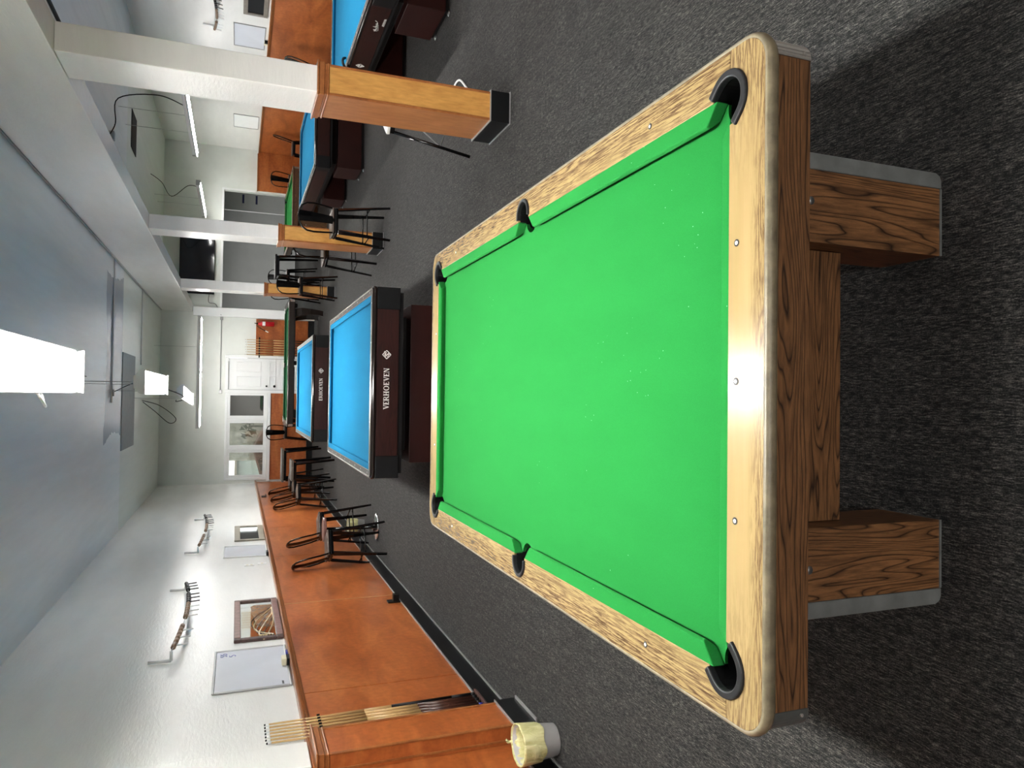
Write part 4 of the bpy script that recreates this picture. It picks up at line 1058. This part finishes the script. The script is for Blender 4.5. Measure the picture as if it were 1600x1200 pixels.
# ------------------------------------------------------------------ bead scoring racks
def bead_rack(label, side, Y, sc=1.0):
    xw = WL if side > 0 else XR+.035
    o = thing('scoring_bead_rack', label, 'scoring beads', (xw, 0, 0), 0, 'wall scoring bead racks')
    X = lambda v: side*v
    y0, y1 = Y
    yl = lambda t: y0+(y1-y0)*t
    # two white wall rods with arms holding a sagging wire
    br_ = MB(); dirn = 1 if y1 > y0 else -1
    br_.tube([(X(.02), y0, 2.50), (X(.02), y0, 2.325)], .015, 8); br_.tube([(X(.02), y0, 2.325), (X(.10), y0, 2.325)], .013, 8)
    br_.build('bracket', 'enamel', o, smooth=True); br_ = MB(); br_.tube([(X(.02), y1, 2.52), (X(.02), y1, 2.36)], .015, 8); br_.tube([(X(.02), y1, 2.36), (X(.10), y1, 2.355)], .013, 8)
    br_.build('bracket', 'enamel', o, smooth=True)
    bowl = []
    wire = lambda t: (X(.10+.06*math.sin(PI*t)), yl(t), 2.325+.03*t-.075*math.sin(PI*(t**.9)))
    MB().tube([wire(i/20) for i in range(21)], .004, 6).build('wire', 'steel', o)
    runs = [(.03, .24, 'bead_brown', 6), (.33, .52, 'bead_brown', 6), (.53, .70, 'bead_black', 5), (.78, .97, 'bead_black', 5)]
    for a_, b_, mt, n_ in runs:
        for i in range(n_):
            t0 = a_+(b_-a_)*i/n_; t1 = a_+(b_-a_)*(i+.92)/n_
            MB().tube([wire(t0), wire(t1)], .022, 8).build('bead', mt, o, smooth=True)
            if i % 2 == 0:
                q = wire((t0+t1)/2)
                MB().tube([(q[0], q[1], q[2]-.015), (q[0]+X(.01), q[1]-.01*dirn, q[2]-.105)], .0065, 6).build('peg', 'bead_black' if mt == 'bead_black' else 'enamel', o)
    return o
bead_rack('bead scoring rack on the left wall above the mirror and near whiteboard', 1, (6.68, 9.05))
bead_rack('bead scoring rack farther along the left wall', 1, (11.1, 14.0))
bead_rack('bead scoring rack on the right wall at the edge above the whiteboard', -1, (13.1, 11.4))

# ------------------------------------------------------------------ waste bins
def bin_(label, loc, sc):
    o = thing('waste_bin', label, 'waste bin', loc)
    
    MB().lathe([(.001, .002), (.088, .002), (.092, .008), (.114, .225), (.117, .228), (.117, .236), (.109, .236), (.086, .02), (.001, .015)], seg=36).build('bucket', 'bin_grey', o, smooth=True)
    rings = []
    for r, z, j in ((.1, .1, 0), (.1, .1, 0), (.1205, .232, .0), (.1215, .244, .002), (.114, .247, .001), (.100, .19, .004), (.086, .09, .006), (.04, .06, .008)):
        rings.append([((r+random.uniform(-j, j))*math.cos(2*PI*k/40), (r+random.uniform(-j, j))*math.sin(2*PI*k/40), z+random.uniform(-j, j)*1.5) for k in range(40)])
    rings[0] = [(.1085*math.cos(2*PI*k/40), .1085*math.sin(2*PI*k/40), .105+.008*math.sin(k*.8)) for k in range(40)]
    rings[1] = [(.1115*math.cos(2*PI*k/40), .1115*math.sin(2*PI*k/40), .115+.008*math.sin(k*.8)) for k in range(40)]
    ln = MB().loft(rings, caps=False)
    ln.tube([(-.03, .115, .24), (-.035, .125, .262), (-.02, .128, .272), (-.04, .122, .25)], .008, 6)
    ln.build('liner', 'liner', o, smooth=True)
    return o
bin_('grey waste bin with yellow liner at the foot of the near pilaster', (-2.075, 4.05, 0), 1.0)
bin_('small yellow lined bin behind the left bar stools', (-1.98, 11.15, 0), 1.0)

# ------------------------------------------------------------------ folding table behind the pillar
o = thing('folding_table', 'small white topped folding table with black legs behind the nearest pillar', 'folding table', (2.42, 6.02, 0), PI/4+.12)
q = .165
MB().box(-q, q, -q, q, .695, .725).build('tabletop', 'white', o, bevel=.008)
MB().box(-q+.01, q-.01, -q+.01, q-.01, .655, .694).build('frame_rail', 'black_metal', o)
for sx in (-1, 1):
    for sy in (-1, 1):
        MB().tube([(sx*(q-.02), sy*(q-.02), .66), (sx*(q+.13 if sx < 0 else q), sy*(q+.05 if sx < 0 else q), .012)], .014, 8).build('leg', 'black_metal', o, smooth=True)
for sy in (-1, 1):
    for z0_ in (.14, .42): MB().tube([(-q-.08, sy*(q+.02), .27), (q-.02, sy*(q-.02), z0_)], .006, 6).build('brace', 'steel', o)
cable('white_cord', 'white cord looping on the carpet right of the nearest pillar', [(2.72, 6.45, .012), (2.87, 6.46, .012), (2.88, 6.27, .012), (2.68, 6.0, .012)], .010, 'white', 'cord')
# black strap over the rail of the right carom table
cable('rail_strap', 'black strap hooked over the rail of the signed blue table', [(3.535, 7.98, .70), (3.545, 7.95, .79), (3.60, 7.93, .84), (3.66, 7.95, .84), (3.70, 8.0, .81)], .014, 'black', 'strap')
